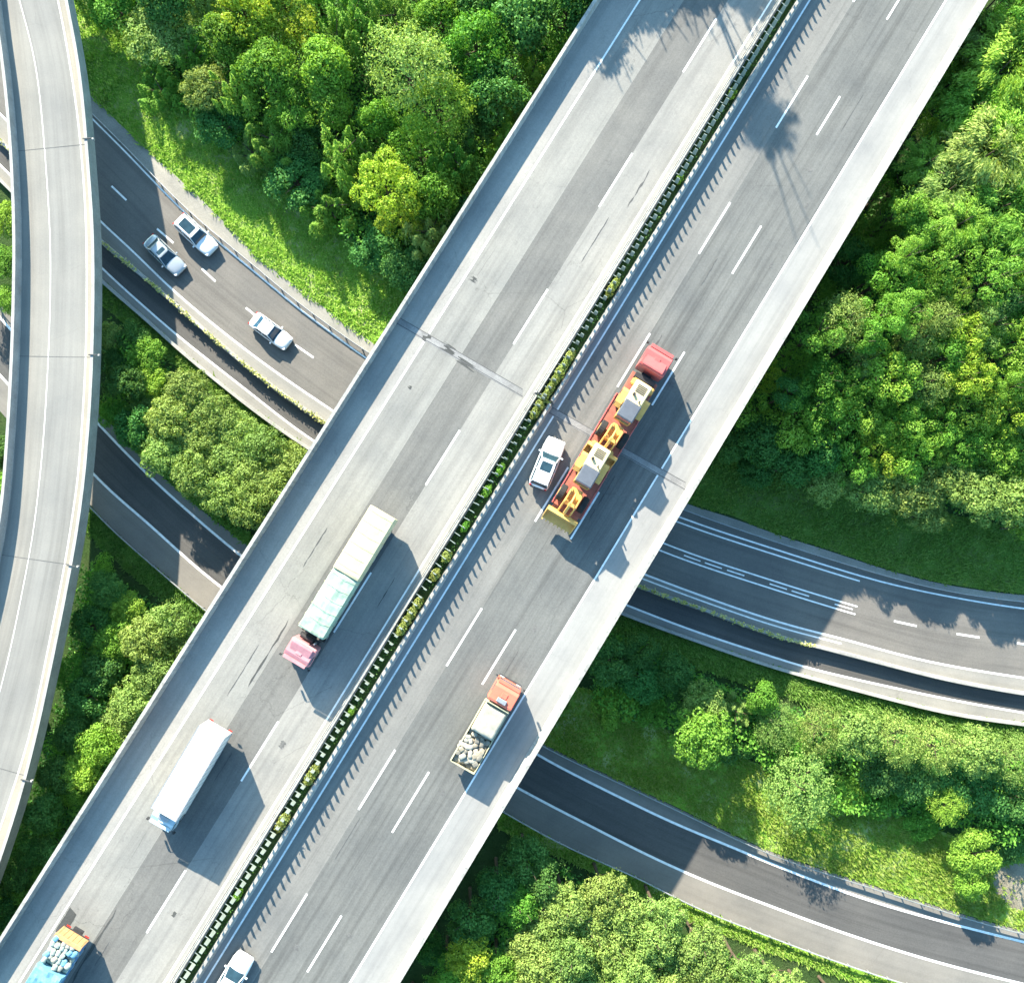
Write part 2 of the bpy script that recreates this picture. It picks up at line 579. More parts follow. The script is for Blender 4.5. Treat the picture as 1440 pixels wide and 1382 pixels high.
structure('gutter', ribbon(MB(), cA['out'], cA['rail'], ZR), 'gutter_conc', 'pale concrete gutter strip along the grass verge of the two lane road', 'gutter')
structure('road', ribbon(MB(), cA['rail'], cA['e2'], ZR), 'asphalt_low', 'two lane asphalt road passing under both bridges')
structure('road_shoulder', ribbon(MB(), cA['e2'], cA['w'], ZR), 'shoulder_low', 'cream concrete shoulder beside the divider wall', 'shoulder')
structure('narrow_road', ribbon(MB(), cA['w'], cA['l'], ZR), 'asphalt_low_dark', 'narrow single lane road below the divider wall')
structure('road_shoulder', ribbon(MB(), cA['l'], cA['p'], ZR), 'shoulder_low', 'brownish shoulder along the low parapet of the narrow lane', 'shoulder')
structure('road_shoulder', ribbon(MB(), cB['out'], cB['e1'], ZR), 'shoulder_grey', 'narrow grey upper shoulder of the single lane slip road', 'shoulder')
structure('slip_road', ribbon(MB(), cB['e1'], cB['e2'], ZR), 'asphalt_low_dark', 'dark single lane slip road curving under the bridge')
structure('road_shoulder', ribbon(MB(), cB['e2'], cB['low'], ZR), 'shoulder_grey', 'wide pale lower shoulder of the slip road', 'shoulder')

mk = MB()
paint_line(mk, offset(cA['e1'], 0.0), 0.17, ZL)
paint_line(mk, cA['e2'], 0.2, ZL)
paint_line(mk, offset(cA['l'], 0.0), 0.2, ZL)
paint_line(mk, cB['e1'], 0.24, ZL)
paint_line(mk, cB['e2'], 0.24, ZL)
for a, b in (((-62,28),(-42,49)),((18,112),(38,134)),((88,190),(108,211)),((157,262),(178,282)),((221,322),(244,342)),((284,378),(303,396)),((346,433),(362,446)),((415,485),(441,503)),((1257,873),(1289,880)),((1345,891),(1377,896)),((1430,904),(1464,909))):
    paint_line(mk, [P(*a), P(*b)], 0.2, ZL)
# doubled slow-down lines east of the bridge
def sub(c, p0, p1):
    return cut(c, nearest_s(c, P(*p0)), nearest_s(c, P(*p1)))
paint_line(mk, offset(sub(cA['e1'], (700,610), (1207,809)), 0.55), 0.16, ZL)
paint_line(mk, offset(sub(cA['e2'], (700,715), (1185,898)), 0.5), 0.16, ZL)
cc = sub(cA['c'], (700,660), (1200,857))
paint_line(mk, offset(cc, -0.42), 0.16, ZL)
paint_line(mk, offset(cc, 0.42), 0.16, ZL)
s = 0.0
while s < length(cc) - 1:
    if int(s / 2.4) % 3 != 2:
        paint_line(mk, offset(cut(cc, s, s + 2.0), 0.0), 0.13, ZL)
    s += 2.4
structure('road_markings', mk, 'white_line', 'white edge lines and lane dashes painted on the low roads', 'markings')

# ------------------------------------------------------------------ grass verges
def poly(name, pts, m, label, z=0.012):
    q = [P(x, y, z) for x, y in pts]
    mb = MB().add(q, [tuple(range(len(q)))])
    return tag(mb.build(name, m, fix=True), label, 'grass', kind='structure')

V1 = [(96,-30),(92,95),(128,137),(155,162),(208,214),(300,298),(360,362),(422,410),(530,490),(590,500),(600,420),(565,385),(500,340),(450,295),(390,235),(310,185),(250,115),(205,60),(170,10),(160,-30)]
V2 = [(940,700),(965,707),(1030,725),(1080,746),(1175,775),(1225,793),(1317,818),(1380,828),(1440,835),(1540,842),(1540,765),(1440,745),(1300,715),(1180,670),(1090,650),(1000,630),(950,625)]
V3 = [(860,858),(875,864),(990,906),(1080,937),(1180,965),(1330,1003),(1440,1019),(1540,1034),(1540,1075),(1440,1060),(1300,1030),(1150,995),(1000,945),(860,900)]
V4 = [(755,1042),(768,1047),(845,1084),(951,1134),(1080,1195),(1200,1235),(1268,1257),(1356,1285),(1440,1308),(1540,1332),(1540,1215),(1440,1190),(1380,1190),(1250,1140),(1100,1085),(950,1035),(870,980),(790,960)]
V5 = [(700,1140),(720,1150),(803,1195),(896,1235),(971,1274),(1080,1317),(1163,1348),(1243,1375),(1300,1392),(1330,1420),(1270,1400),(1160,1366),(1060,1330),(960,1290),(880,1250),(800,1210),(700,1165)]
V6 = [(100,690),(130,717),(155,744),(207,790),(262,837),(290,861),(330,890),(315,900),(270,872),(230,845),(190,812),(150,778),(110,735)]
V7 = [(60,318),(147,399),(215,457),(252,492),(307,537),(360,579),(437,633),(500,670),(480,672),(430,645),(360,600),(300,555),(240,510),(190,470),(140,425),(60,345)]
V8 = [(110,550),(146,584),(200,640),(250,688),(310,736),(347,764),(380,780),(352,752),(300,718),(250,672),(200,622),(150,570)]
poly('grass_verge', V1, 'grass_bright', 'yellow green grass bank between the gutter and the upper wood')
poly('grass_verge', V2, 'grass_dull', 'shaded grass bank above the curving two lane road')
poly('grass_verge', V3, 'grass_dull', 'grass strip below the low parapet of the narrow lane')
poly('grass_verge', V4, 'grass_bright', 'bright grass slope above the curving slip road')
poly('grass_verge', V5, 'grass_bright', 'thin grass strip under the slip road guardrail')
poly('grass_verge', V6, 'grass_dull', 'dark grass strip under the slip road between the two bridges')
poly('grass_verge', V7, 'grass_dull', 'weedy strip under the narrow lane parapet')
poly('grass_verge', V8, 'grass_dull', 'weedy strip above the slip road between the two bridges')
q = [(1400,1222),(1425,1214),(1480,1212),(1530,1225),(1530,1272),(1470,1285),(1425,1278),(1402,1258),(1394,1240)]
tag(MB().add([P(x, y, 0.02) for x, y in q], [tuple(range(len(q)))]).build('bare_earth', 'bare_earth'), 'pale bare earth patch in the bright grass slope', 'earth', kind='structure')

def inside(pt, pg):
    x, y = pt
    c = False
    for i in range(len(pg)):
        x1, y1 = pg[i]; x2, y2 = pg[i - 1]
        if (y1 > y) != (y2 > y) and x < (x2 - x1) * (y - y1) / (y2 - y1) + x1:
            c = not c
    return c

def tufts(pg, m, n, label, h=(0.12, 0.38), seed=1, bare=None):
    rd = random.Random(seed)
    xs, ys = [p[0] for p in pg], [p[1] for p in pg]
    vs, fs = [], []
    k = 0
    while k < n:
        x, y = rd.uniform(min(xs), max(xs)), rd.uniform(min(ys), max(ys))
        if not inside((x, y), pg): continue
        p = P(x, y, 0)
        cl = noise.noise(p * 0.35) + 0.5 * noise.noise(p * 1.1)
        if rd.random() > 0.72 + 0.7 * cl: 
            k += 0.3
            continue
        if bare and inside((x, y), bare) and rd.random() < 0.93:
            k += 1
            continue
        k += 1
        hh = rd.uniform(*h) * (1 + 0.9 * max(0, cl))
        for _ in range(3):
            a = rd.uniform(0, 6.28)
            w = rd.uniform(0.04, 0.1)
            ox, oy = rd.gauss(0, 0.12), rd.gauss(0, 0.12)
            lx, ly = math.cos(a) * hh * 0.8, math.sin(a) * hh * 0.8
            wx, wy = -math.sin(a) * w, math.cos(a) * w
            b = len(vs)
            vs += [(p.x + ox - wx, p.y + oy - wy, 0.01), (p.x + ox + wx, p.y + oy + wy, 0.01), (p.x + ox + lx, p.y + oy + ly, hh)]
            fs.append((b, b + 1, b + 2))
    mb = MB(); mb.add(vs, fs)
    tag(mb.build('grass', m, fix=False), label, 'grass', kind='stuff')

tufts(V1, 'blade_bright', 9000, 'short tufted grass growing on the bank beside the pale gutter', seed=1)
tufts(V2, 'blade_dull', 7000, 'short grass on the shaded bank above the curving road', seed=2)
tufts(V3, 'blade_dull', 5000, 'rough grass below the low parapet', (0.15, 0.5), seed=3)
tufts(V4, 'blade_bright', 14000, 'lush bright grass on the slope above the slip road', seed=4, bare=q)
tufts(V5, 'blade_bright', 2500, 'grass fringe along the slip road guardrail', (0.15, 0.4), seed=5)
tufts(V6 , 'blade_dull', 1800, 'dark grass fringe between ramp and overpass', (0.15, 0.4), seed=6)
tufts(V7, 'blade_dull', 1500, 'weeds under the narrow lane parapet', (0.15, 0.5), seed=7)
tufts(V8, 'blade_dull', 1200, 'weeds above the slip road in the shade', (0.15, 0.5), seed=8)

# ------------------------------------------------------------------ walls and guardrails on the ground
def wall_thing(name, pts, prof, m, label, cat, z=0.02):
    return tag(sweep(MB(), pts, prof, z).build(name, m), label, cat)

wall_thing('divider_wall', cA['w'], [(-0.22, 0), (-0.13, 0.95), (0.13, 0.95), (0.22, 0)], 'concrete_pale', 'low concrete divider wall with yellow green plants along its top between the two low roads', 'wall')
wall_thing('parapet_wall', offset(cA['p'], 0.1), [(-0.17, 0), (-0.13, 0.75), (0.15, 0.75), (0.2, -0.02)], 'concrete_pale', 'pale concrete parapet wall edging the narrow lane', 'wall')
# low plants on the divider
def wall_plants(pts, label, seed, regular):
    rd = random.Random(seed)
    vs, fs = [], []
    L = length(pts)
    s = 0.0
    P_ = resample(pts, int(L / 0.1))
    for p in P_:
        s += 0.1
        dens = (1.0 if (s % 1.05) < 0.55 else 0.15) if regular else max(0, 0.45 + 0.9 * noise.noise(p * 0.5))
        for _ in range(5):
            if rd.random() > dens: continue
            c = Vector((p.x + rd.gauss(0, 0.11), p.y + rd.gauss(0, 0.11), 0.97 + rd.uniform(0, 0.3)))
            a = Vector((rd.gauss(0, 1), rd.gauss(0, 1), rd.gauss(0, 0.6))).normalized() * 0.13
            b_ = Vector((rd.gauss(0, 1), rd.gauss(0, 1), rd.gauss(0, 0.6))).normalized() * 0.1
            n = len(vs)
            vs += [c - a, c + b_, c + a, c - b_]
            fs.append((n, n + 1, n + 2, n + 3))
    mb = MB(); mb.add(vs, fs)
    tag(mb.build('wall_plants', 'wall_leaf', fix=False), label, 'plants', kind='stuff')
leaf_mat('wall_leaf', (0.30, 0.34, 0.08), (0.55, 0.52, 0.24), 0.25)
wall_plants(sub(cA['w'], (0,197), (480,610)), 'yellow green creeping plants along the top of the divider wall', 21, False)
wall_plants(sub(cA['w'], (860,812), (1142,907)), 'evenly spaced pale tufts planted along the divider wall', 22, True)

def guardrail(pts, label, side=1, spacing=2.0, h=0.72):
    root = empty('guardrail', pts[0])
    beam = MB()
    loc = [p - pts[0] for p in pts]
    sweep(beam, loc, [(0.0, h - 0.30), (0.05 * side, h - 0.24), (0.0, h - 0.16), (0.05 * side, h - 0.07), (0.0, h), (-0.03 * side, h - 0.01), (-0.03 * side, h - 0.29)], 0)
    beam.build('beam', 'steel', root)
    n = int(length(pts) / spacing)
    n = min(n, 95)
    first = None
    for p in resample(loc, n):
        if first is None:
            first = MB().box((0, 0, h / 2), (0.1, 0.12, h)).build('post', 'steel', root)
            first.location = p + Vector((-0.09 * side, 0, 0))
        else:
            c = first.copy(); COL.objects.link(c); c.parent = root; c.location = p
    return tag(root, label, 'guardrail')
guardrail(sub(cA['rail'], (20,40), (640,570)), 'steel guardrail between the pale gutter and the two lane road beside the sunny grass bank')
guardrail(sub(cA['rail'], (900,695), (1530,853)), 'steel guardrail along the curving road under the right hand wood')
guardrail(offset(sub(cB['low'], (60,640), (330,890)), -0.1), 'steel guardrail on the slip road between ramp and overpass', -1)
guardrail(offset(sub(cB['low'], (640,1100), (1330,1398)), -0.1), 'steel guardrail below the wide shoulder of the curving slip road', -1)
guardrail(offset(sub(cB['out'], (700,1010), (1530,1330)), 0.15), 'steel guardrail above the curving slip road beside the bright grass slope', 1)

# ------------------------------------------------------------------ overpass bridge
Y0, Y1 = -330.0, 1760.0
def dl(a, k, z=DECK, y0=Y0, y1=Y1, n=140):
    """a straight line of the bridge plan"""
    p, r = P(a - k * y0, y0, z), P(a - k * y1, y1, z)
    return [p.lerp(r, i / (n - 1)) for i in range(n)]
LN = dict(lpar=(840, .6335), ls1=(900, .632), ll=(962, .628), ldash=(1024, .6237), ls2=(1085, .6185), mid=(1111, .6175),
          rs1=(1139, .6165), rd1=(1201.5, .6127), rd2=(1264, .609), rs2=(1330.5, .607), rpar=(1386, .599))
D = {k: dl(*v) for k, v in LN.items()}
bridge = empty('overpass_bridge', (D['mid'][70].x, D['mid'][70].y, 0))
tag(bridge, 'wide straight pale concrete highway bridge crossing over the other roads', 'bridge')
B0 = bridge.location.copy()
def loc(pts):
    return [p - B0 for p in pts]
DL = {k: loc(v) for k, v in D.items()}
lbar = offset(DL['mid'], 0.75)        # median barrier centre lines
rbar = offset(DL['mid'], -0.75)
# heights inside the bridge are relative to its base at ground level
def deck_side(left, right, name):
    mb = MB()
    rings = []
    for a, b in zip(left, right):
        w = (b - a)
        ring = []
        for t, z in ((0, -0.01), (1, -0.01), (1, -0.35), (0.86, -0.6), (0.8, -1.9), (0.2, -1.9), (0.14, -0.6), (0, -0.35)):
            q_ = a + w * t
            ring.append(Vector((q_.x, q_.y, DECK + z)))
        rings.append(ring)
    mb.loft(rings[::10] + [rings[-1]])
    mb.build('deck_slab', 'concrete', bridge)
deck_side(DL['lpar'], lbar, 'l')
deck_side(rbar, DL['rpar'], 'r')
def lane(name, a, b, m, z=0.012):
    ribbon(MB(), a, b, DECK + z, n=140).build(name, m, bridge)
lane('shoulder', DL['lpar'], DL['ls1'], 'deck_light')
lane('traffic_lane', DL['ls1'], DL['ll'], 'deck_lane')
lane('traffic_lane', DL['ll'], DL['ldash'], 'deck_patch')
lane('traffic_lane', DL['ldash'], DL['ls2'], 'deck_inner')
lane('shoulder', DL['ls2'], lbar, 'deck_cream')
lane('shoulder', rbar, DL['rs1'], 'deck_cream')
lane('traffic_lane', DL['rs1'], DL['rd1'], 'deck_grey_inner')
lane('traffic_lane', DL['rd1'], DL['rd2'], 'deck_grey')
lane('traffic_lane', DL['rd2'], DL['rs2'], 'deck_grey')
lane('shoulder', DL['rs2'], DL['rpar'], 'deck_cream')
mk = MB()
ZM = DECK + 0.018
for k in ('ls1', 'ls2', 'rs1', 'rs2'):
    paint_line(mk, DL[k], 0.16, ZM)
def dashes(key, spans):
    a, k = LN[key]
    for y0, y1 in spans:
        p, r = P(a - k * y0, y0, DECK) - B0, P(a - k * y1, y1, DECK) - B0
        paint_line(mk, [p, r], 0.17, ZM)
dashes('ldash', [(-160,-85),(27,102),(216,291),(407,484),(605,682),(805,889),(1014,1098),(1223,1311),(1440,1530)])
dashes('rd1', [(-72,3),(107,180),(285,357),(469,544),(657,733),(855,936),(1054,1138),(1256,1338),(1466,1550)])
dashes('rd2', [(-45,28),(136,190),(318,385),(495,570),(692,758),(885,962),(1085,1170),(1287,1366),(1495,1575)])
mk.build('lane_markings', 'white_line', bridge)
# faded dashes of the lane boundary beside the dark resurfaced strip
mk = MB()
for y0, y1 in ((330,352),(560,640),(1130,1160),(1250,1300)):
    a, k = LN['ll']
    p, r = P(a - k * y0, y0, DECK) - B0, P(a - k * y1, y1, DECK) - B0
    paint_line(mk, [p, r], 0.12, ZM)
# parapets
def parapet(pts, prof, m='concrete_panel'):
    sweep(MB(), pts, prof, DECK - 0.02).build('parapet', m, bridge)
parapet(DL['lpar'], [(0.02, -0.5), (0.02, 1.38), (-0.27, 1.38), (-0.30, 0.4), (-0.34, 0), (-0.34, -0.02)])
parapet(DL['rpar'], [(-0.02, -0.5), (-0.02, 1.25), (0.27, 1.25), (0.34, 0.4), (0.6, 0), (0.6, -0.02)])
# expansion joints
def joint(p, r, w, m, z):
    a, b = P(p[0], p[1], DECK) - B0, P(r[0], r[1], DECK) - B0
    return ribbon(MB(), [a - Vector((0, w / 2, 0)), b - Vector((0, w / 2, 0))], [a + Vector((0, w / 2, 0)), b + Vector((0, w / 2, 0))], DECK + z, n=12)
for p, r in (((556,449),(735,553)),((771,575),(964,684))):
    joint(p, r, 0.8, 'joint_conc', 0.022).build('expansion_joint', 'joint_conc', bridge)
    for dy in (-5.5, 4.5):
        joint((p[0], p[1] + dy), (r[0], r[1] + dy), 0.075, 'joint_rubber', 0.027).build('expansion_joint', 'joint_rubber', bridge)
# tar repairs and stains
def deck_patch(c, L, W, m='tar_patch', z=0.024, key='ll', wob=0.12, name='tar_repair', seed=0):
    rd = random.Random(seed)
    a, k = LN[key]
    d = (P(a - k * 600, 600, DECK) - P(a - k * 700, 700, DECK)).normalized()
    n = Vector((d.y, -d.x, 0))
    o = P(c[0], c[1], DECK) - B0
    pts = []
    K = 10
    for i in range(K): pts.append(o + d * L * (i / K - 0.5) + n * (W / 2 + rd.uniform(-wob, wob) * W))
    for i in range(K): pts.append(o + d * L * (0.5 - i / K) - n * (W / 2 + rd.uniform(-wob, wob) * W))
    MB().add([(p.x, p.y, DECK + z) for p in pts], [tuple(range(2 * K))]).build(name, m, bridge)
deck_patch((93,1297), 2.6, 0.85, seed=1, wob=0.03)
deck_patch((132,1330), 7.5, 0.16, seed=2, wob=0.5)
deck_patch((378,918), 7.0, 0.13, seed=3, wob=0.5)
deck_patch((600,475), 1.0, 0.4, seed=4, wob=0.6)
deck_patch((630,490), 0.8, 0.9, seed=5, wob=0.5)
deck_patch((655,512), 0.6, 1.4, seed=6, wob=0.4)
deck_patch((577,545), 0.35, 0.3, seed=7, wob=0.4)
deck_patch((666,393), 0.5, 0.45, seed=8, wob=0.5)
deck_patch((245,1285), 0.5, 0.3, seed=9, wob=0.2)
rw = random.Random(12)
for i in range(26):       # sealed cracks and drip marks along the lanes
    key = rw.choice(['ls1', 'll', 'ldash', 'rd1', 'rd2', 'rd2', 'rd1'])
    y = rw.uniform(20, 1370)
    a, k = LN[key]
    x = a - k * y + rw.uniform(8, 50)
    if rw.random() < .55:
        deck_patch((x, y), rw.uniform(1.5, 6), rw.uniform(.05, .09), 'seal', seed=100 + i, wob=rw.uniform(.3, .8), name='crack_seal')
    else:
        deck_patch((x, y), rw.uniform(.25, .8), rw.uniform(.15, .45), 'drip', seed=100 + i, wob=.3, name='oil_stain')
# piers under the deck, kept clear of the roads below
pier_m = 'concrete'
for t_, row in ((20, 0), (45, 0), (95, 0), (124, 0)):
    for a, b in ((DL['lpar'], lbar), (rbar, DL['rpar'])):
        for f in (0.3, 0.7):
            q_ = a[t_].lerp(b[t_], f)
            MB().tube([(q_.x, q_.y, -0.3), (q_.x, q_.y, DECK - 1.85)], 0.75, 16).build('pier', pier_m, bridge, smooth=False)

# ------------------------------------------------------------------ median: twin barriers, glare boards, planting
Jy = P(752, 562, DECK)
ad = (D['mid'][0] - D['mid'][-1]).normalized()
an = Vector((ad.y, -ad.x, 0))      # towards the right-hand carriageway
def median(y0, y1, label):
    a, k = LN['mid']
    line = dl(a, k, DECK, y0, y1, 60)
    base = line[0].copy()
    root = empty('median_barrier', (base.x, base.y, DECK))
    tag(root, label, 'barrier')
    L0 = [Vector((p.x - base.x, p.y - base.y, 0)) for p in line]
    for sgn in (-1, 1):
        c = offset(L0, 0.75 * sgn)     # travel runs down the picture, so right is the left carriageway
        sweep(MB(), c, [(-0.3, 0.0), (-0.3, 0.15), (-0.15, 0.4), (-0.11, 1.12), (0.11, 1.12), (0.15, 0.4), (0.3, 0.15), (0.3, 0.0)], 0.0).build('barrier_wall', 'concrete_panel_wall', root)
    MB_ = MB()
    ribbon(MB_, offset(L0, -0.6), offset(L0, 0.6), 0.25, n=60)
    MB_.build('planter_soil', 'soil', root)
    MB().tube([p + Vector((0, 0, 1.17)) for p in offset(L0, 0.95)], 0.035, 6).build('dark_pipe', 'steel_dark', root)  # thin dark pipe drawn along the left barrier
    n = int(length(line) / 0.79)
    pts = resample(L0, n)
    rz = math.atan2(an.y, an.x)
    board = MB()
    board.box((-.28, 0, 1.0), (.56, 0.07, 0.05))
    bar = board
    blade = MB().box((-0.05, 0.0, 1.58), (0.35, 0.08, 1.1), taper=(0.9, 0.8))
    bar.add(blade.v, [tuple(f) for f in blade.f])
    first = None
    for i, p in enumerate(pts):
        if first is None:
            o = first = bar.build('glare_board', 'panel_green', root, bevel=0.012, seg=1)
        else:
            o = first.copy(); COL.objects.link(o); o.parent = root
        o.location = p
        o.rotation_euler = (0, 0, rz + random.uniform(-0.08, 0.08))
    return root
median(-60, 560, 'median barrier with glare boards beside the red cab of the loader carrier')
median(564, 1440, 'median barrier with glare boards beside the long tarpaulin truck')

# ------------------------------------------------------------------ curved ramp bridge
Rp_l = [(-25,-150),(-8,-50),(0,25),(6,62),(14,125),(21,200),(25,275),(27,345),(26,420),(24,495),(21,557),(17,620),(12,689),(7,727),(0,772),(-25,880),(-70,1030),(-130,1200),(-190,1350)]
Rp_r = [(70,-150),(88,-60),(100,0),(110,50),(119,100),(125,150),(131,225),(137,300),(139,345),(139.5,420),(138,495),(135,570),(131,620),(125,689),(116,752),(107,802),(95,865),(77,952),(59,1035),(43,1098),(20,1173),(0,1231),(-55,1380),(-100,1500)]
Rp_sl = [(-5,-180),(12,-60),(27,0),(50,87),(61,187),(69,300),(71,345),(71,420),(66,545),(59,645),(54,689),(47,752),(32,827),(20,890),(0,972),(-40,1110),(-90,1260),(-140,1400)]
Rp_sr = [(40,-180),(70,-45),(82,0),(100,100),(112,187),(120,287),(122,345),(122,420),(121,495),(116,590),(110,670),(105,705),(92,790),(72,890),(42,1035),(15,1118),(-5,1180),(-60,1330),(-110,1460)]
cR = {k: plan(v, RAMP) for k, v in dict(l=Rp_l, r=Rp_r, sl=Rp_sl, sr=Rp_sr).items()}
rb = cR['r'][len(cR['r']) // 2]
rampb = empty('ramp_bridge', (rb.x, rb.y, 0))
tag(rampb, 'curved single lane concrete ramp bridge passing over the low roads', 'bridge')
RB0 = rampb.location.copy()
cL = {k: [p - RB0 for p in v] for k, v in cR.items()}
NR = 110
# match every line of the ramp to the same cross sections
mid_r = resample(cL['sr'], NR)
nr = normals(mid_r)
def across(curve):
    out = []
    for p, n in zip(mid_r, nr):
        best = None
        for a, b in zip(curve, curve[1:]):
            d = b - a
            den = d.x * n.y - d.y * n.x
            if abs(den) < 1e-9: continue
            w = p - a
            t = (w.x * n.y - w.y * n.x) / den
            if -0.02 <= t <= 1.02:
                q_ = a + d * t
                if best is None or (q_ - p).length < (best - p).length: best = q_
        out.append(best)
    return out
xl, xsl, xr = across(cL['l']), across(cL['sl']), across(cL['r'])
ok = [i for i in range(NR) if xl[i] is not None and xsl[i] is not None and xr[i] is not None]
mid_r = [mid_r[i] for i in ok]; xl = [xl[i] for i in ok]; xsl = [xsl[i] for i in ok]; xr = [xr[i] for i in ok]
rings = []
for a, b in zip(xl, xr):
    w = b - a
    rings.append([Vector((a.x + w.x * t, a.y + w.y * t, RAMP + z)) for t, z in ((0, -0.01), (1, -0.01), (1, -0.4), (0.82, -0.6), (0.74, -1.7), (0.26, -1.7), (0.18, -0.6), (0, -0.4))])
MB().loft(rings).build('deck_slab', 'concrete_dark', rampb)
n_ = len(mid_r)
ribbon(MB(), xl, xsl, RAMP + 0.012, n=n_).build('shoulder', 'ramp_side', rampb)
ribbon(MB(), xsl, mid_r, RAMP + 0.012, n=n_).build('traffic_lane', 'ramp_surface', rampb)
ribbon(MB(), mid_r, xr, RAMP + 0.012, n=n_).build('shoulder', 'ramp_edge', rampb)
mk = MB()
paint_line(mk, xsl, 0.09, RAMP + 0.018)
paint_line(mk, mid_r, 0.14, RAMP + 0.018)
mk.build('lane_markings', 'worn_line', rampb)
sweep(MB(), xl, [(0.02, 1.25), (-0.26, 1.25), (-0.28, 0.3), (-0.30, -0.02), (0.02, -0.7)], RAMP).build('parapet', 'concrete_pale', rampb)
sweep(MB(), xr, [(-0.02, 1.15), (0.26, 1.15), (0.33, 0.3), (0.42, -0.02), (-0.02, -0.7)], RAMP).build('parapet', 'concrete_pale', rampb)
def ramp_at(px, py):
    q_ = P(px, py, RAMP) - RB0
    i = min(range(len(xr)), key=lambda j: (xr[j] - q_).length)
    d = (xr[min(i + 1, len(xr) - 1)] - xr[max(0, i - 1)]).normalized()
    return xr[i], d
for px, py in ((131,207),(138,495),(110,790),(46,1090)):
    p, d = ramp_at(px, py)
    MB().box((p.x, p.y, RAMP + 1.2), (0.8, 0.1, 0.1), math.atan2(d.y, d.x) + math.pi / 2).build('joint_bracket', 'steel_dark', rampb, bevel=0.01, seg=1)
    MB().box((p.x - d.y * 0.5, p.y + d.x * 0.5, RAMP + 0.9), (0.2, 0.2, 0.35), math.atan2(d.y, d.x)).build('lamp_box', 'concrete_pale', rampb, bevel=0.03, seg=1)
for px, py in ((131,207),(138,495),(110,790),(46,1090)):
    q_ = P(px, py, RAMP) - RB0
    i = min(range(len(xr)), key=lambda j: (xr[j] - q_).length)
    d = (xr[i + 1] - xr[i - 1]).normalized() * .03
    a_, b_ = xl[i], xr[i]
    ribbon(MB(), [a_ - d, b_ - d], [a_ + d, b_ + d], RAMP + 0.023, n=6).build('expansion_joint', 'drip', rampb)
for i in (12, 40, 78, 100):
    if i < len(xl):
        c = xl[i].lerp(xr[i], 0.5)
        MB().tube([(c.x, c.y, -0.3), (c.x, c.y, RAMP - 1.65)], 0.8, 16).build('pier', 'concrete_dark', rampb)
# ------------------------------------------------------------------ vehicle materials
paint('car_white', (0.70, 0.71, 0.72), 0.25, 0.04, 1.5, coat=0.6)
paint('car_silver', (0.42, 0.45, 0.47), 0.25, 0.05, 1.5, coat=0.6, metallic=0.35)
paint('truck_red', (0.50, 0.11, 0.10), 0.4, 0.15, 1.5, coat=0.2)
paint('truck_faded_red', (0.56, 0.24, 0.25), 0.55, 0.18, 1.5)
paint('truck_orange_red', (0.68, 0.16, 0.10), 0.45, 0.12, 1.5)
paint('deck_red', (0.38, 0.12, 0.08), 0.6, 0.3, 2.0)
paint('box_white', (0.62, 0.62, 0.61), 0.5, 0.16, 0.5)
paint('cab_pale_blue', (0.42, 0.52, 0.57), 0.35, 0.1, 1.5, coat=0.3)
paint('cab_blue', (0.08, 0.22, 0.42), 0.35, 0.1, 1.5, coat=0.3)
paint('tarp_cream', (0.46, 0.425, 0.27), 0.7, 0.08, 0.9)
paint('tarp_green', (0.33, 0.44, 0.34), 0.7, 0.22, 0.4)
paint('tarp_blue', (0.15, 0.34, 0.46), 0.65, 0.3, 0.7)
paint('sack_pale', (0.36, 0.41, 0.35), 0.85, 0.35, 2.2)
paint('sack_white', (0.36, 0.335, 0.27), 0.85, 0.2, 2.5)
paint('sack_buff', (0.30, 0.26, 0.19), 0.85, 0.3, 3.0)
paint('sack_grey', (0.21, 0.195, 0.16), 0.85, 0.3, 2.5)
paint('orange_board', (0.58, 0.29, 0.13), 0.6, 0.25, 2.0)
paint('loader_yellow', (0.74, 0.41, 0.11), 0.5, 0.22, 1.5)
paint('loader_cream', (0.66, 0.52, 0.29), 0.5, 0.12, 1.5)
paint('loader_roof', (0.105, 0.115, 0.135), 0.5, 0.15, 1.5)
paint('chassis', (0.035, 0.035, 0.038), 0.7, 0.3, 2.0)
paint('rim', (0.45, 0.46, 0.47), 0.4, 0.2, 5.0, metallic=0.6)
paint('lamp_red', (0.5, 0.03, 0.02), 0.3, 0.1, 5.0)
paint('lamp_clear', (0.7, 0.72, 0.74), 0.15, 0.1, 5.0)
glass('car_glass')
glass('car_glass_blue', (0.02, 0.06, 0.10))
glass('cab_glass', (0.05, 0.08, 0.10))

def head(px, a, b, zref=DECK, z=None):
    """position from a plan point and heading from a plan direction a->b"""
    p = P(px[0], px[1], zref)
    d = P(b[0], b[1], zref) - P(a[0], a[1], zref)
    return Vector((p.x, p.y, zref if z is None else z)), math.atan2(d.y, d.x)

def wheel(root, x, y, r, w, rim='rim', dual=False):
    sgn = 1 if y > 0 else -1
    ww = w * (1.9 if dual else 1)
    t = MB().lathe_y((0, 0, 0), [(r * 0.55, -ww / 2), (r * 0.9, -ww / 2), (r, -ww * 0.38), (r, ww * 0.38), (r * 0.9, ww / 2), (r * 0.55, ww / 2)], 20).build('wheel', 'rubber', root, smooth=False)
    t.location = (x, y, r)
    rm = MB().lathe_y((0, sgn * (ww / 2 - 0.03), 0), [(r * 0.56, -0.035), (r * 0.56, 0.035), (r * 0.2, 0.05)], 14).build('rim', rim, t)
    return t

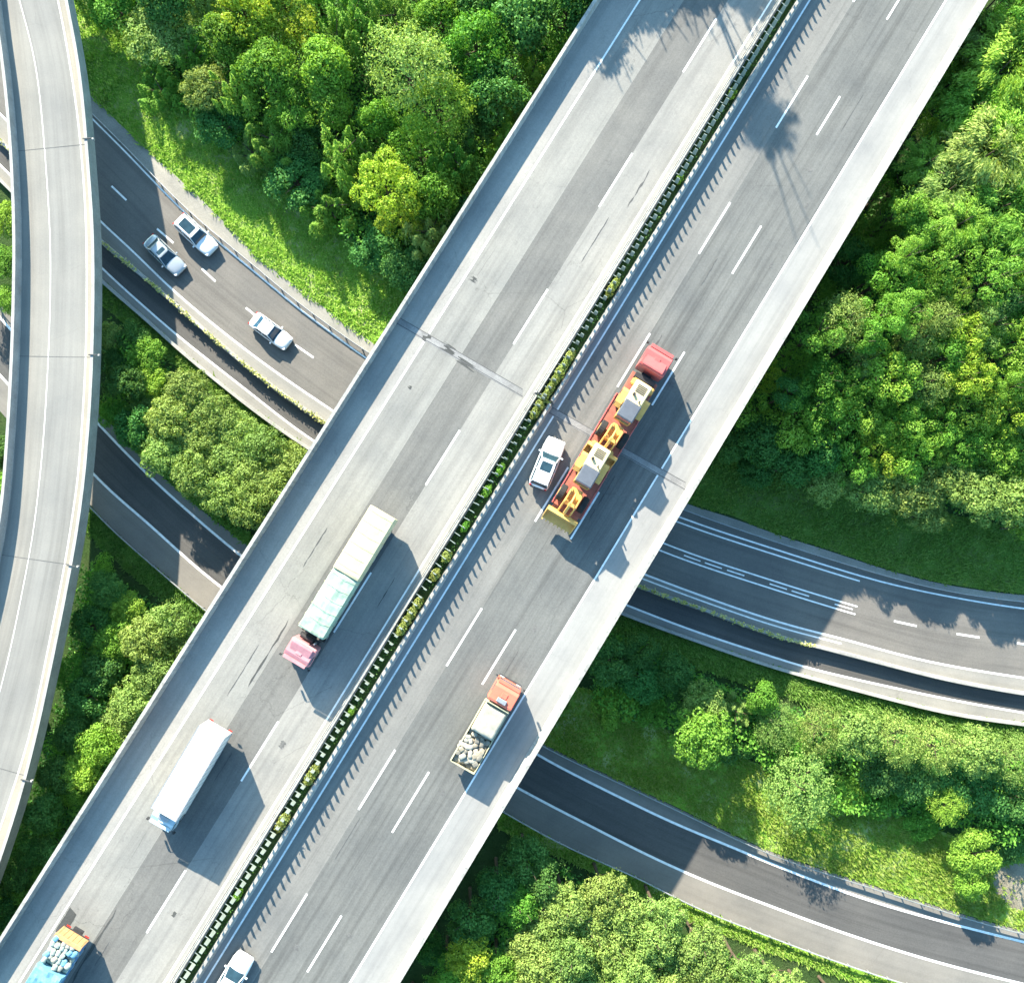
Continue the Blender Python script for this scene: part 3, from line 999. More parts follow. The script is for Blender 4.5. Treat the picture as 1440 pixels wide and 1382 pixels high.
def rrect(x0, x1, w, z, rf=0.25, rr=0.25, n=4, crown=0.0):
    """rounded plan outline, x0 rear, x1 front, half width w"""
    pts = []
    for (cx, cy, r, a0) in ((x1 - rf, w - rf * 0.8, rf, 0), (x0 + rr, w - rr * 0.8, rr, 90), (x0 + rr, -w + rr * 0.8, rr, 180), (x1 - rf, -w + rf * 0.8, rf, 270)):
        for k in range(n + 1):
            a = R(a0 + 90 * k / n)
            pts.append(Vector((cx + r * math.cos(a), cy + 0.8 * r * math.sin(a), z)))
    return pts

def make_car(name, pm, gm, L, W, H, suv, sunroof, label, cat='car', sensor=False):
    root = empty(name, (0, 0, 0))
    h = W / 2
    zs = 0.10 if suv else 0.0
    st = [(-.5, .72, .74), (-.49, .84, .86), (-.45, .95, .95), (-.36, .99, .98), (-.15, 1.0, .97), (.1, 1.0, .95), (.25, .99, .93), (.36, .96, .87), (.44, .90, .79), (.48, .80, .69), (.5, .62, .60)]
    rings = []
    for x, w, zt in st:
        w *= h; zt += zs
        b = 0.22 if abs(x) < 0.45 else 0.30
        prof = [(-.86 * w, b), (-w, b + .18), (-w, zt - .22), (-.93 * w, zt - .04), (-.6 * w, zt + .03), (0, zt + .05), (.6 * w, zt + .03), (.93 * w, zt - .04), (w, zt - .22), (w, b + .18), (.86 * w, b)]
        rings.append([Vector((x * L, y, z)) for y, z in prof])
    MB().loft(rings).build('body', pm, root, smooth=True, sub=1)
    zb, zr = 0.90 + zs, H - 0.05
    if suv:
        lv = [(-.47, .19, .90), (-.455, .145, .86), (-.43, .075, .78), (-.41, .04, .72)]
    else:
        lv = [(-.385, .215, .90), (-.34, .16, .85), (-.275, .08, .76), (-.235, .035, .69)]
    zz = [zb, zb + (zr - zb) * .35, zb + (zr - zb) * .8, zr]
    MB().loft([rrect(a * L, b * L, w * h, z, .28, .24) for (a, b, w), z in zip(lv, zz)]).build('windows', gm, root, smooth=False)
    a, b, w = lv[3]
    MB().loft([rrect(a * L - .06, b * L + .05, w * h + .04, H - .055, .3, .25), rrect(a * L - .04, b * L + .03, w * h + .02, H - .02, .3, .25), rrect(a * L + .08, b * L - .08, w * h - .12, H + .005, .3, .25)]).build('roof', pm, root, smooth=False)
    def pillar(*a): MB().tube(*a).build('pillar', pm, root)
    for sg in (-1, 1):
        a0, b0, w0 = lv[0]
        pillar([(b0 * L - .1, sg * (w0 * h - .05), zb), (b * L - .02, sg * (w * h - .02), zr)], .05, 6)
        pillar([(a0 * L + .12, sg * (w0 * h - .05), zb), (a * L + .05, sg * (w * h - .02), zr)], .075, 6)
        m0 = (a0 + b0) / 2 * L - .05
        pillar([(m0, sg * (w0 * h), zb), ((a + b) / 2 * L, sg * (w * h + .015), zr)], .045, 6)
    if sunroof:
        x0, x1 = (a * L + .35, b * L - .3) if sunroof == 2 else ((a + b) / 2 * L, b * L - .22)
        MB().loft([rrect(x0, x1, w * h * .72, H + .004, .08, .08), rrect(x0 + .01, x1 - .01, w * h * .71, H + .016, .08, .08)]).build('sunroof', gm, root)
    if suv:
        for sg in (-1, 1):
            MB().tube([(a * L + .2, sg * (w * h - .06), H + .02), (a * L + .35, sg * (w * h - .06), H + .06), (b * L - .35, sg * (w * h - .06), H + .06), (b * L - .2, sg * (w * h - .06), H + .02)], .02, 5).build('roof_rail', 'steel_dark', root)
    for x in (-.29, .31):
        for sg in (-1, 1):
            wheel(root, x * L, sg * (h - .12), .33, .22)
    for sg in (-1, 1):
        MB().box((.455 * L, sg * h * .68, .66 + zs), (.28, .34, .15), sg * -.35).build('headlight', 'lamp_clear', root, bevel=.03)
        MB().box((-.485 * L, sg * h * .66, .78 + zs), (.14, .36, .15), sg * .25).build('tail_light', 'lamp_red', root, bevel=.03)
        MB().box((.165 * L, sg * (h + .08), .95 + zs), (.16, .22, .14), 0).build('door_mirror', pm, root, bevel=.03)
    MB().box((.492 * L, 0, .42), (.06, W * .55, .14)).build('grille', 'chassis', root)
    MB().box((-.497 * L, 0, .5), (.05, W * .8, .2)).build('rear_bumper', 'chassis', root, bevel=.02)
    return tag(root, label, cat)

def put(o, px, a, b, zref, z):
    o.location, rz = head(px, a, b, zref, z)
    o.rotation_euler = (0, 0, rz)
    return o

ZD = DECK + 0.012
put(make_car('parked_suv' if False else 'suv', 'car_white', 'car_glass', 4.8, 1.98, 1.72, True, 1, 'white suv driving between the median shadow and the loader carrier'),
    (770, 651), (758, 684), (785, 617), DECK + 0.9, ZD)
put(make_car('sedan', 'car_white', 'car_glass', 4.8, 1.9, 1.47, False, 0, 'white sedan entering at the bottom edge next to the median barrier'),
    (326, 1376), (300, 1418), (345, 1343), DECK + 0.7, ZD)
put(make_car('suv', 'car_white', 'car_glass', 5.0, 1.98, 1.66, True, 2, 'white car with a large dark glass roof, beside the guardrail on the low road'),
    (275, 330), (247, 305), (302, 356), 0.9, ZR)
put(make_car('sedan', 'car_silver', 'car_glass', 4.9, 1.86, 1.46, False, 1, 'silver sedan with sunroof, nearer the divider wall than the white one'),
    (232, 359), (207, 334), (257, 383), 0.7, ZR)
put(make_car('sedan', 'car_white', 'car_glass_blue', 4.7, 1.86, 1.47, False, 0, 'white sedan driving ahead alone on the low road, close to the overpass'),
    (381, 466), (354, 446), (408, 486), 0.7, ZR)

# ------------------------------------------------------------------ trucks
def cab(root, pm, x, L, W, H, z0=0.55, deflector=None, glassm='cab_glass', lean=.25):
    """cab with its front at x"""
    pr = [(x - L, z0), (x - L, H - .15), (x - L + .15, H), (x - lean - .45, H), (x - lean, H - .22), (x - .04, 1.75), (x, 1.4), (x, z0)]
    c = MB().prism_y(pr, -W / 2, W / 2).build('cab', pm, root, bevel=.07)
    a = math.atan2(H - .22 - 1.75, lean - .04)
    gw = MB()
    gw.add([(x - .015, -W * .45, 1.8), (x - .015, W * .45, 1.8), (x - lean + .03, W * .42, H - .27), (x - lean + .03, -W * .42, H - .27)], [(0, 1, 2, 3)])
    gw.add([(x - .07, -W * .45, 1.8), (x - .07, W * .45, 1.8), (x - lean - .03, W * .42, H - .27), (x - lean - .03, -W * .42, H - .27)], [(3, 2, 1, 0)])
    gw.build('windscreen', glassm, c)
    for sg in (-1, 1):
        MB().box((x - L * .42, sg * W * .502, (H + 1.75) / 2 - .12), (L * .42, .02, (H - 1.9) * .8)).build('side_window', glassm, c)
        mr = MB().tube([(x - .25, sg * W * .5, H - .5), (x + .02, sg * (W * .5 + .22), H - .55), (x + .02, sg * (W * .5 + .22), H - 1.0)], .025, 5)
        mr.box((x + .02, sg * (W * .5 + .22), H - .85), (.1, .2, .5))
        mr.build('mirror', 'chassis', c)
        MB().box((x + .02, sg * W * .36, .95), (.06, .4, .2)).build('headlight', 'lamp_clear', c, bevel=.02, seg=1)
    MB().box((x + .06, 0, .62), (.16, W * .98, .32)).build('bumper', 'steel_dark', c, bevel=.04)
    MB().box((x - lean + .06, 0, H - .12), (.32, W * .9, .05)).build('sun_visor', pm, c, bevel=.015, seg=1)
    MB().box((x - L * .55, 0, H + .03), (.5, .55, .06)).build('roof_hatch', pm, c, bevel=.02, seg=1)
    if not deflector:
        MB().box((x - L + .45, 0, H + .09), (.4, .9, .18)).build('air_unit', 'steel', c, bevel=.03, seg=1)
    if deflector:
        d0, d1, dz = deflector
        MB().prism_y([(x - d0, H - .01), (x - d1, H - .01), (x - d1, H + dz), (x - d1 + .2, H + dz)], -W * .42, W * .42).build('wind_deflector', pm, c, bevel=.06)
    return c

def axle(root, x, W, r=.5, dual=False, rim='rim'):
    for sg in (-1, 1):
        wheel(root, x, sg * (W / 2 - (.3 if dual else .17)), r, .29, rim, dual)

def tarp(L, W, z0, z1, amp, seed, tent=0.0, x0=0.0, sag=0.0):
    """a wrinkled sheet pulled over a load, from x0 forwards"""
    rd = Vector((seed * 7.3, seed * 3.1, 0))
    nx, prof = int(L / .22), []
    hw = W / 2
    side = [(-hw, z0), (-hw, z0 + (z1 - z0) * .5), (-hw * .98, z1 - .12)]
    ny = 10
    top = [(-hw * .93 + 2 * hw * .93 * k / ny, None) for k in range(ny + 1)]
    rings = []
    for i in range(nx + 1):
        x = x0 + L * i / nx
        e = min(i, nx - i) / nx * L
        ends = max(0, 1 - e / .12) * .07
        ring = []
        for y, z in side + top + [(-a, b) for a, b in reversed(side)]:
            if z is None:
                z = z1 + tent * (1 - abs(y) / hw) - sag * abs(math.sin(x * 2.1)) * (1 - (y / hw) ** 2)
                z += amp * noise.noise(Vector((x * 1.1, y * 1.3, 0)) + rd) + amp * .5 * noise.noise(Vector((x * 3.1, y * 3.3, 4)) + rd)
                z -= ends
            else:
                y += (amp * .4 * noise.noise(Vector((x * 2, z * 2, 9)) + rd)) 
                z -= ends * (z > z0 + .1)
            ring.append(Vector((x, y, z)))
        rings.append(ring)
    return MB().loft(rings)

# red semi truck with cream and green tarpaulins
t = empty('tarpaulin_truck', (0, 0, 0))
tag(t, 'long red cab truck loaded under a cream tarpaulin and a pale green tarpaulin', 'truck')
cab(t, 'truck_faded_red', 7.55, 1.95, 2.4, 3.05, deflector=(.95, 1.85, .3))
fr = MB().box((0.2, 0, .95), (14.3, .9, .3)); fr.box((-1.5, 0, 1.22), (12.0, 2.45, .16))
fr.build('chassis_frame', 'chassis', t, bevel=.02, seg=1)
sb = MB()
for sg in (-1, 1): sb.box((-1.5, sg * 1.2, 1.65), (12.0, .06, .7))
sb.box((-7.5, 0, 1.65), (.06, 2.34, .7)); sb.box((4.5, 0, 2.0), (.08, 2.4, 1.5))
sb.build('side_boards', 'tarp_green', t)
tarp(6.2, 2.55, 1.5, 3.95, .03, 1, .05, -7.55, .02).build('cream_tarpaulin', 'tarp_cream', t)
tarp(5.75, 2.5, 1.5, 3.75, .07, 2, .14, -1.3, .05).build('green_tarpaulin', 'tarp_green', t)
for x0, n, zt, m_ in ((-7.2, 6, 3.99, 'cream'), (-1.0, 6, 3.9, 'green')):
    for k in range(n):
        x = x0 + k * 1.05
        sr = MB().tube([(x, -1.3, 1.55), (x, -1.3, zt - .22), (x + .02, -1.1, zt - (.02 if m_ == 'cream' else .1)), (x + .03, 0, zt + (.06 if m_ == 'cream' else .08)), (x + .02, 1.1, zt - (.02 if m_ == 'cream' else .1)), (x, 1.3, zt - .22), (x, 1.3, 1.55)], .014, 5)
        sr.build('rope', 'tarp_cream', t)
ex = MB().tube([(4.95 + .35, .7, 1.0), (5.3, .7, 2.9), (5.2, .75, 3.1)], .07, 8); ex.build('exhaust_pipe', 'steel', t)
ak = MB().tube([(5.3, -.8, 1.9), (5.3, .4, 1.9)], .22, 10); ak.box((5.22, 0, 1.4), (.28, 1.9, .4)); ak.build('air_tank', 'chassis', t)
for x in (6.4, 4.6): axle(t, x, 2.45)
for x in (3.2, -3.4, -4.75, -6.1): axle(t, x, 2.45, dual=True)
for sg in (-1, 1):
    MB().box((1.6, sg * 1.0, .75), (1.3, .45, .55)).build('fuel_tank', 'steel', t, bevel=.06)
    MB().box((-7.33, sg * 1.0, 1.1), (.05, .35, .15)).build('tail_light', 'lamp_red', t)
put(t, (475.5, 826), (538, 721), (411, 931), DECK + 3.4, ZD)

# white box truck
t = empty('box_truck', (0, 0, 0))
tag(t, 'white box truck with a plain square cargo body and pale blue short cab', 'truck')
cb = MB().box((-.75, 0, 2.35), (7.9, 2.42, 2.6)).build('cargo_box', 'box_white', t, bevel=.05)
rb_ = MB()
for sg in (-1, 1):
    rb_.box((-.75, sg * 1.215, 1.07), (7.92, .05, .12)); rb_.box((-.75, sg * 1.215, 3.6), (7.92, .05, .1))
    for k in range(14): rb_.box((-4.5 + k * .57, sg * 1.22, 2.33), (.05, .025, 2.4))
for k in range(9): rb_.box((-4.3 + k * .89, 0, 3.653), (.035, 2.36, .012))
rb_.build('trim_rails', 'steel', cb)
for sg in (-1, 1):
    MB().box((-4.72, sg * .6, 2.33), (.04, 1.14, 2.4)).build('rear_door', 'box_white', cb, bevel=.01, seg=1)
cab(t, 'cab_pale_blue', 4.85, 1.45, 2.12, 2.45, .5, lean=.32)
MB().box((0.1, 0, .8), (8.8, .85, .28)).build('chassis_frame', 'chassis', t)
axle(t, 3.9, 2.2, .45); axle(t, -2.4, 2.35, .45, True); axle(t, -1.3, 2.35, .45, True)
for sg in (-1, 1):
    MB().box((-4.75, sg * .95, .85), (.06, .35, .16)).build('tail_light', 'lamp_red', t)
    MB().box((1.1, sg * .95, .75), (1.1, .4, .45)).build('fuel_tank', 'steel', t, bevel=.05)
put(t, (259, 1097), (298, 1031), (224, 1157), DECK + 3.3, ZD)

# red flatbed truck carrying pale sacks
t = empty('flatbed_truck', (0, 0, 0))
tag(t, 'short orange red cab flatbed truck carrying white sacks', 'truck')
cab(t, 'truck_orange_red', 4.25, 2.1, 2.3, 2.85)
MB().box((-.1, 0, .85), (8.2, .85, .28)).build('chassis_frame', 'chassis', t)
MB().box((-1.15, 0, 1.12), (6.1, 2.36, .14)).build('bed', 'sack_grey', t, bevel=.02, seg=1)
sd_ = MB()
for sg in (-1, 1): sd_.box((-1.15, sg * 1.17, 1.5), (6.1, .06, .62))
sd_.box((-4.2, 0, 1.5), (.06, 2.3, .62)); sd_.box((1.9, 0, 1.85), (.08, 2.3, 1.4))
sd_.build('side_boards', 'tarp_cream', t)
hb = MB()
for k in range(5): hb.box((1.98, -.95 + k * .475, 2.3), (.07, .08, .6))
hb.box((1.98, 0, 2.62), (.08, 2.1, .08)); hb.build('headboard_rack', 'tarp_cream', t)
axle(t, 3.2, 2.25, .48); axle(t, -2.9, 2.3, .48, True); axle(t, -1.6, 2.3, .48, True)
for sg in (-1, 1): MB().box((-4.25, sg * .95, .9), (.05, .35, .15)).build('tail_light', 'lamp_red', t)
put(t, (684, 1020), (650, 1080), (719, 959), DECK + 2.0, ZD)
FT = t.matrix_basis.copy()
def on(M, p, name, mb, m, label, cat, group=None, rz=0.0, bevel=0.0, sub=0):
    o = mb.build(name, m, None, bevel=bevel, smooth=True, sub=sub)
    o.matrix_basis = M @ Matrix.Translation(p) @ Matrix.Rotation(rz, 4, 'Z')
    return tag(o, label, cat, group)
w_ = tarp(2.6, 2.15, 0.0, 1.25, .06, 5, .04, -1.3, .03)
on(FT, Vector((.45, 0, 1.2)), 'sheeted_load', w_, 'sack_white', 'smooth white sheeted load on the front half of the flatbed behind its cab', 'load')
rd = random.Random(5)
def sack(seed, d):
    mb = MB()
    r = random.Random(seed)
    rings = []
    for i in range(7):
        a = -1 + 2 * i / 6
        w = (1 - abs(a) ** 5.0) ** .4 * .82 + .18
        pw = lambda v: math.copysign(abs(v) ** .55, v)
        rings.append([Vector((a * d[0] / 2 * (1 + r.uniform(-.05, .05)), pw(math.cos(k / 12 * 6.283)) * d[1] / 2 * w * (1 + r.uniform(-.1, .1)), pw(math.sin(k / 12 * 6.283)) * d[2] / 2 * (w * .6 + .4 * (abs(a) < .95)) * (1 + r.uniform(-.12, .12)))) for k in range(12)])
    return mb.loft(rings)
spots = []
for lay in range(3):
    for i in range(7 - lay):
        for j in range(5):
            if lay and rd.random() < .25: continue
            spots.append((-1.15 - lay * .2 - i * .44 + rd.uniform(-.12, .12), -.88 + j * .44 + rd.uniform(-.1, .1), 1.32 + lay * .22 + rd.uniform(-.05, .06)))
for i, (x, y, z) in enumerate(spots):
    on(FT, Vector((x, y, z)), 'sack', sack(i, (rd.uniform(.5, .85), rd.uniform(.32, .55), rd.uniform(.16, .26))), rd.choice(['sack_white', 'sack_white', 'sack_buff', 'sack_grey']),
       'small lumpy sack heaped on the rear half of the orange red flatbed', 'sack', 'sacks heaped on the flatbed', rd.uniform(-1.5, 1.5))

# blue truck at the corner
t = empty('cargo_truck', (0, 0, 0))
tag(t, 'blue truck with orange tailgate and sheeted load leaving the bottom left corner', 'truck')
cab(t, 'cab_blue', 9.6, 2.2, 2.45, 2.95)
MB().box((4.3, 0, .95), (10.2, .9, .3)).build('chassis_frame', 'chassis', t)
MB().box((3.4, 0, 1.2), (8.0, 2.45, .16)).build('bed', 'chassis', t)
sd_ = MB()
for sg in (-1, 1): sd_.box((3.5, sg * 1.22, 1.75), (7.8, .07, .95))
sd_.build('side_boards', 'cab_blue', t)
tg = MB().box((-.5, 0, 1.9), (.12, 2.5, 1.6))
tg.box((-.42, 0, 2.72), (.35, 2.56, .08))
for k in range(6): tg.box((-.57, -1.1 + k * .44, 1.9), (.04, .05, 1.5))
tg.build('tailgate', 'orange_board', t, bevel=.015, seg=1)
tarp(5.2, 2.5, 1.9, 3.1, .16, 8, .12, 2.2, .08).build('blue_tarpaulin', 'tarp_blue', t)
for x in (8.5,): axle(t, x, 2.4)
for x in (1.0, 2.4): axle(t, x, 2.4, dual=True)
for sg in (-1, 1): MB().box((-.6, sg * .9, 1.0), (.06, .4, .16)).build('tail_light', 'lamp_red', t)
put(t, (92, 1330), (92, 1330), (21, 1446), DECK + 2.7, ZD)
BT = t.matrix_basis.copy()
k = 0
for lay, z in enumerate((1.75, 2.2, 2.6)):
    for i in range(5):
        for j in range(6):
            if lay == 2 and rd.random() < .25: continue
            k += 1
            on(BT, Vector((-.15 + i * .5 + rd.uniform(-.08, .08), -.97 + j * .39 + rd.uniform(-.06, .06), z + rd.uniform(-.06, .06))), 'sack',
               sack(40 + k, (rd.uniform(.55, .72), rd.uniform(.4, .5), .3)), rd.choice(['sack_pale', 'sack_pale', 'sack_white', 'tarp_blue']) if lay == 2 else 'sack_pale', 'pale sack piled between the orange tailgate and the blue tarpaulin', 'sack', 'sacks piled on the blue truck', rd.uniform(-.4, .4))

# loader carrier
t = empty('carrier_truck', (0, 0, 0))
tag(t, 'red low loader truck carrying two yellow wheel loaders', 'truck')
cab(t, 'truck_red', 8.3, 2.25, 2.5, 3.1, deflector=(1.1, 2.2, .3))
MB().box((5.6, 0, .95), (5.4, .9, .32)).build('chassis_frame', 'chassis', t)
bd = MB().box((-2.6, 0, .98), (11.6, 3.0, .16))
bd.prism_y([(3.0, .95), (3.6, 1.45), (5.6, 1.45), (5.6, 1.25), (3.7, 1.25), (3.2, .78)], -1.3, 1.3)
bd.prism_y([(-8.4, .98), (-9.0, .55), (-8.8, .5), (-8.2, .85)], -1.3, 1.3)
bd.build('low_deck', 'deck_red', t, bevel=.02, seg=1)
rl = MB()
for sg in (-1, 1):
    rl.box((-2.6, sg * 1.5, 1.0), (11.6, .1, .3))
    for i in range(9): rl.box((-8 + i * 1.35, sg * 1.52, 1.0), (.12, .12, .36))
rl.build('side_rail', 'truck_red', t, bevel=.015, seg=1)
for x in (7.2,): axle(t, x, 2.4)
for x in (4.9, 3.9): axle(t, x, 2.4, dual=True)
for x in (-5.2, -6.4, -7.6): axle(t, x, 2.6, .38, True)
MB().box((5.3, 0, 1.75), (.5, 2.0, .9)).build('spare_rack', 'chassis', t, bevel=.04)
for sg in (-1, 1): MB().box((-8.6, sg * 1.1, .75), (.08, .35, .14)).build('tail_light', 'lamp_red', t)
put(t, (863, 606), (800, 712), (930, 493), DECK + 1.2, ZD)
CT = t.matrix_basis.copy()

def make_loader(label):
    r = empty('wheel_loader', (0, 0, 0))
    h = MB().prism_y([(-3.75, .95), (-3.85, 1.5), (-3.7, 2.2), (-3.4, 2.38), (-1.35, 2.5), (-1.35, .95)], -.78, .78).build('hood', 'loader_cream', r, bevel=.08)
    gr = MB()
    for k in range(5): gr.box((-3.3 + k * .16, 0, 2.41 + k * .012), (.07, .9, .04))
    gr.build('vent', 'chassis', h)
    MB().tube([(-1.9, .4, 2.4), (-1.9, .4, 3.0)], .07, 8).build('exhaust_pipe', 'steel_dark', h)
    MB().tube([(-2.3, -.35, 2.42), (-2.3, -.35, 2.72)], .13, 10).build('air_filter', 'chassis', h)
    MB().box((-3.6, 0, 1.0), (.7, 2.2, .7)).build('counterweight', 'loader_yellow', r, bevel=.1)
    fn = MB()
    for sg in (-1, 1):
        fn.prism_y([(-2.6, 1.55), (-2.3, 1.75), (-1.1, 1.75), (-.7, 1.5), (-.7, 1.44), (-1.1, 1.68), (-2.3, 1.68), (-2.6, 1.48)], sg * .8 if sg > 0 else -1.38, 1.38 if sg > 0 else -.8)
    fn.build('fender', 'loader_yellow', r)
    c = MB().box((-.6, 0, 2.4), (1.5, 1.45, 1.75), taper=(.9, .92)).build('operator_cab', 'cab_glass', r, bevel=.05)
    po = MB()
    for sx in (-1, 1):
        for sg in (-1, 1):
            po.tube([(-.6 + sx * .75, sg * .73, 1.55), (-.6 + sx * .68, sg * .67, 3.28)], .055, 6)
    po.build('cab_post', 'loader_yellow', c)
    MB().box((-.62, 0, 3.32), (1.72, 1.62, .14), taper=(.9, .9)).build('cab_roof', 'loader_roof', c, bevel=.04)
    MB().box((-.6, 0, 1.35), (1.7, 1.5, .5)).build('rear_frame', 'loader_yellow', r, bevel=.05)
    ff = MB().box((1.45, 0, 1.25), (1.7, 1.05, .75)); ff.prism_y([(.7, 1.5), (1.0, 2.25), (1.5, 2.25), (1.9, 1.5)], -.52, -.36); ff.prism_y([(.7, 1.5), (1.0, 2.25), (1.5, 2.25), (1.9, 1.5)], .36, .52)
    ff.build('front_frame', 'loader_yellow', r, bevel=.04)
    ar = MB()
    for sg in (-1, 1):
        a, b = (sg * .64, sg * .5) if sg < 0 else (.5, .64)
        ar.prism_y([(.95, 2.2), (1.1, 2.42), (2.2, 2.25), (3.15, 1.05), (3.2, .7), (2.9, .75), (2.0, 1.85)], a, b)
    ar.box((2.15, 0, 1.95), (.3, 1.1, .25))
    ar.build('lift_arm', 'loader_yellow', r, bevel=.02, seg=1)
    zb_ = MB().prism_y([(1.9, 2.45), (2.1, 2.75), (2.4, 2.6), (3.15, 1.5), (3.0, 1.35), (2.2, 2.2)], -.12, .12)
    zb_.tube([(1.1, 0, 2.1), (2.05, 0, 2.6)], .09, 8)
    zb_.build('tilt_lever', 'loader_yellow', r, bevel=.02, seg=1)
    o_ = [(3.1, .62), (3.02, 1.05), (3.15, 1.5), (3.45, 1.75), (3.5, 1.7), (3.25, 1.42), (3.15, 1.05), (3.22, .7), (3.5, .52), (4.25, .46), (4.25, .42), (3.45, .44)]
    o_ = [(x, z - .25) for x, z in o_]
    bk = MB().prism_y(o_, -1.5, 1.5)
    for y0, y1 in ((-1.5, -1.44), (1.44, 1.5)):
        bk.prism_y([(3.1, .4), (3.05, .85), (3.2, 1.25), (3.5, 1.45), (4.0, .6), (4.25, .2), (3.45, .22)], y0, y1)
    b_ = bk.build('bucket', 'loader_yellow', r)
    te = MB()
    for k in range(8): te.box((4.3, -1.4 + k * .4, .19), (.22, .12, .06))
    te.build('bucket_teeth', 'loader_yellow', b_)
    for x in (-1.65, 1.5):
        for sg in (-1, 1): wheel(r, x, sg * 1.1, .78, .58, 'loader_yellow')
    return tag(r, label, 'loader')
zc = DECK + 1.08
put(make_loader('yellow wheel loader carried directly behind the red cab, bucket facing backwards'), (875, 590), (905, 540), (846, 635), DECK + 2.6, zc)
put(make_loader('yellow wheel loader carried at the tail of the red carrier, bucket overhanging the end'), (818, 680), (848, 629), (790, 727), DECK + 2.6, zc)
# ------------------------------------------------------------------ trees
leaf_mat('leaf_pale', (0.17, 0.27, 0.055), (0.3, 0.41, 0.11), 0.34, 0.15)
leaf_mat('leaf_yellow', (0.24, 0.35, 0.022), (0.4, 0.49, 0.07), 0.34, 0.12)
leaf_mat('leaf_bright', (0.16, 0.32, 0.03), (0.3, 0.49, 0.08), 0.36, 0.15)
leaf_mat('leaf_mid', (0.09, 0.235, 0.024), (0.195, 0.37, 0.055), 0.34, 0.2)
leaf_mat('leaf_dark', (0.05, 0.16, 0.035), (0.12, 0.265, 0.062), 0.32, 0.2)  # deep green; also colours trees that only shade makes dark
paint('bark', (0.11, 0.085, 0.06), 0.95, 0.4, 3.0, spec=0.1)

def quad(vs, fs, p, n, s, asp, rd, jit=0.6, along=None):
    n = (n + Vector((rd.gauss(0, jit), rd.gauss(0, jit), rd.gauss(0, jit)))).normalized()
    if along is None:
        along = Vector((rd.gauss(0, 1), rd.gauss(0, 1), rd.gauss(0, 1)))
    t = (along - n * along.dot(n))
    if t.length < 1e-3: t = n.orthogonal()
    t.normalize()
    b = n.cross(t)
    k = len(vs)
    vs += [p - t * s, p + b * s * asp, p + t * s, p - b * s * asp]
    fs.append((k, k + 1, k + 2, k + 3))

def sphere_dir(rd, zmin=-0.35):
    while True:
        v = Vector((rd.gauss(0, 1), rd.gauss(0, 1), rd.gauss(0, 1))).normalized()
        if v.z > zmin: return v

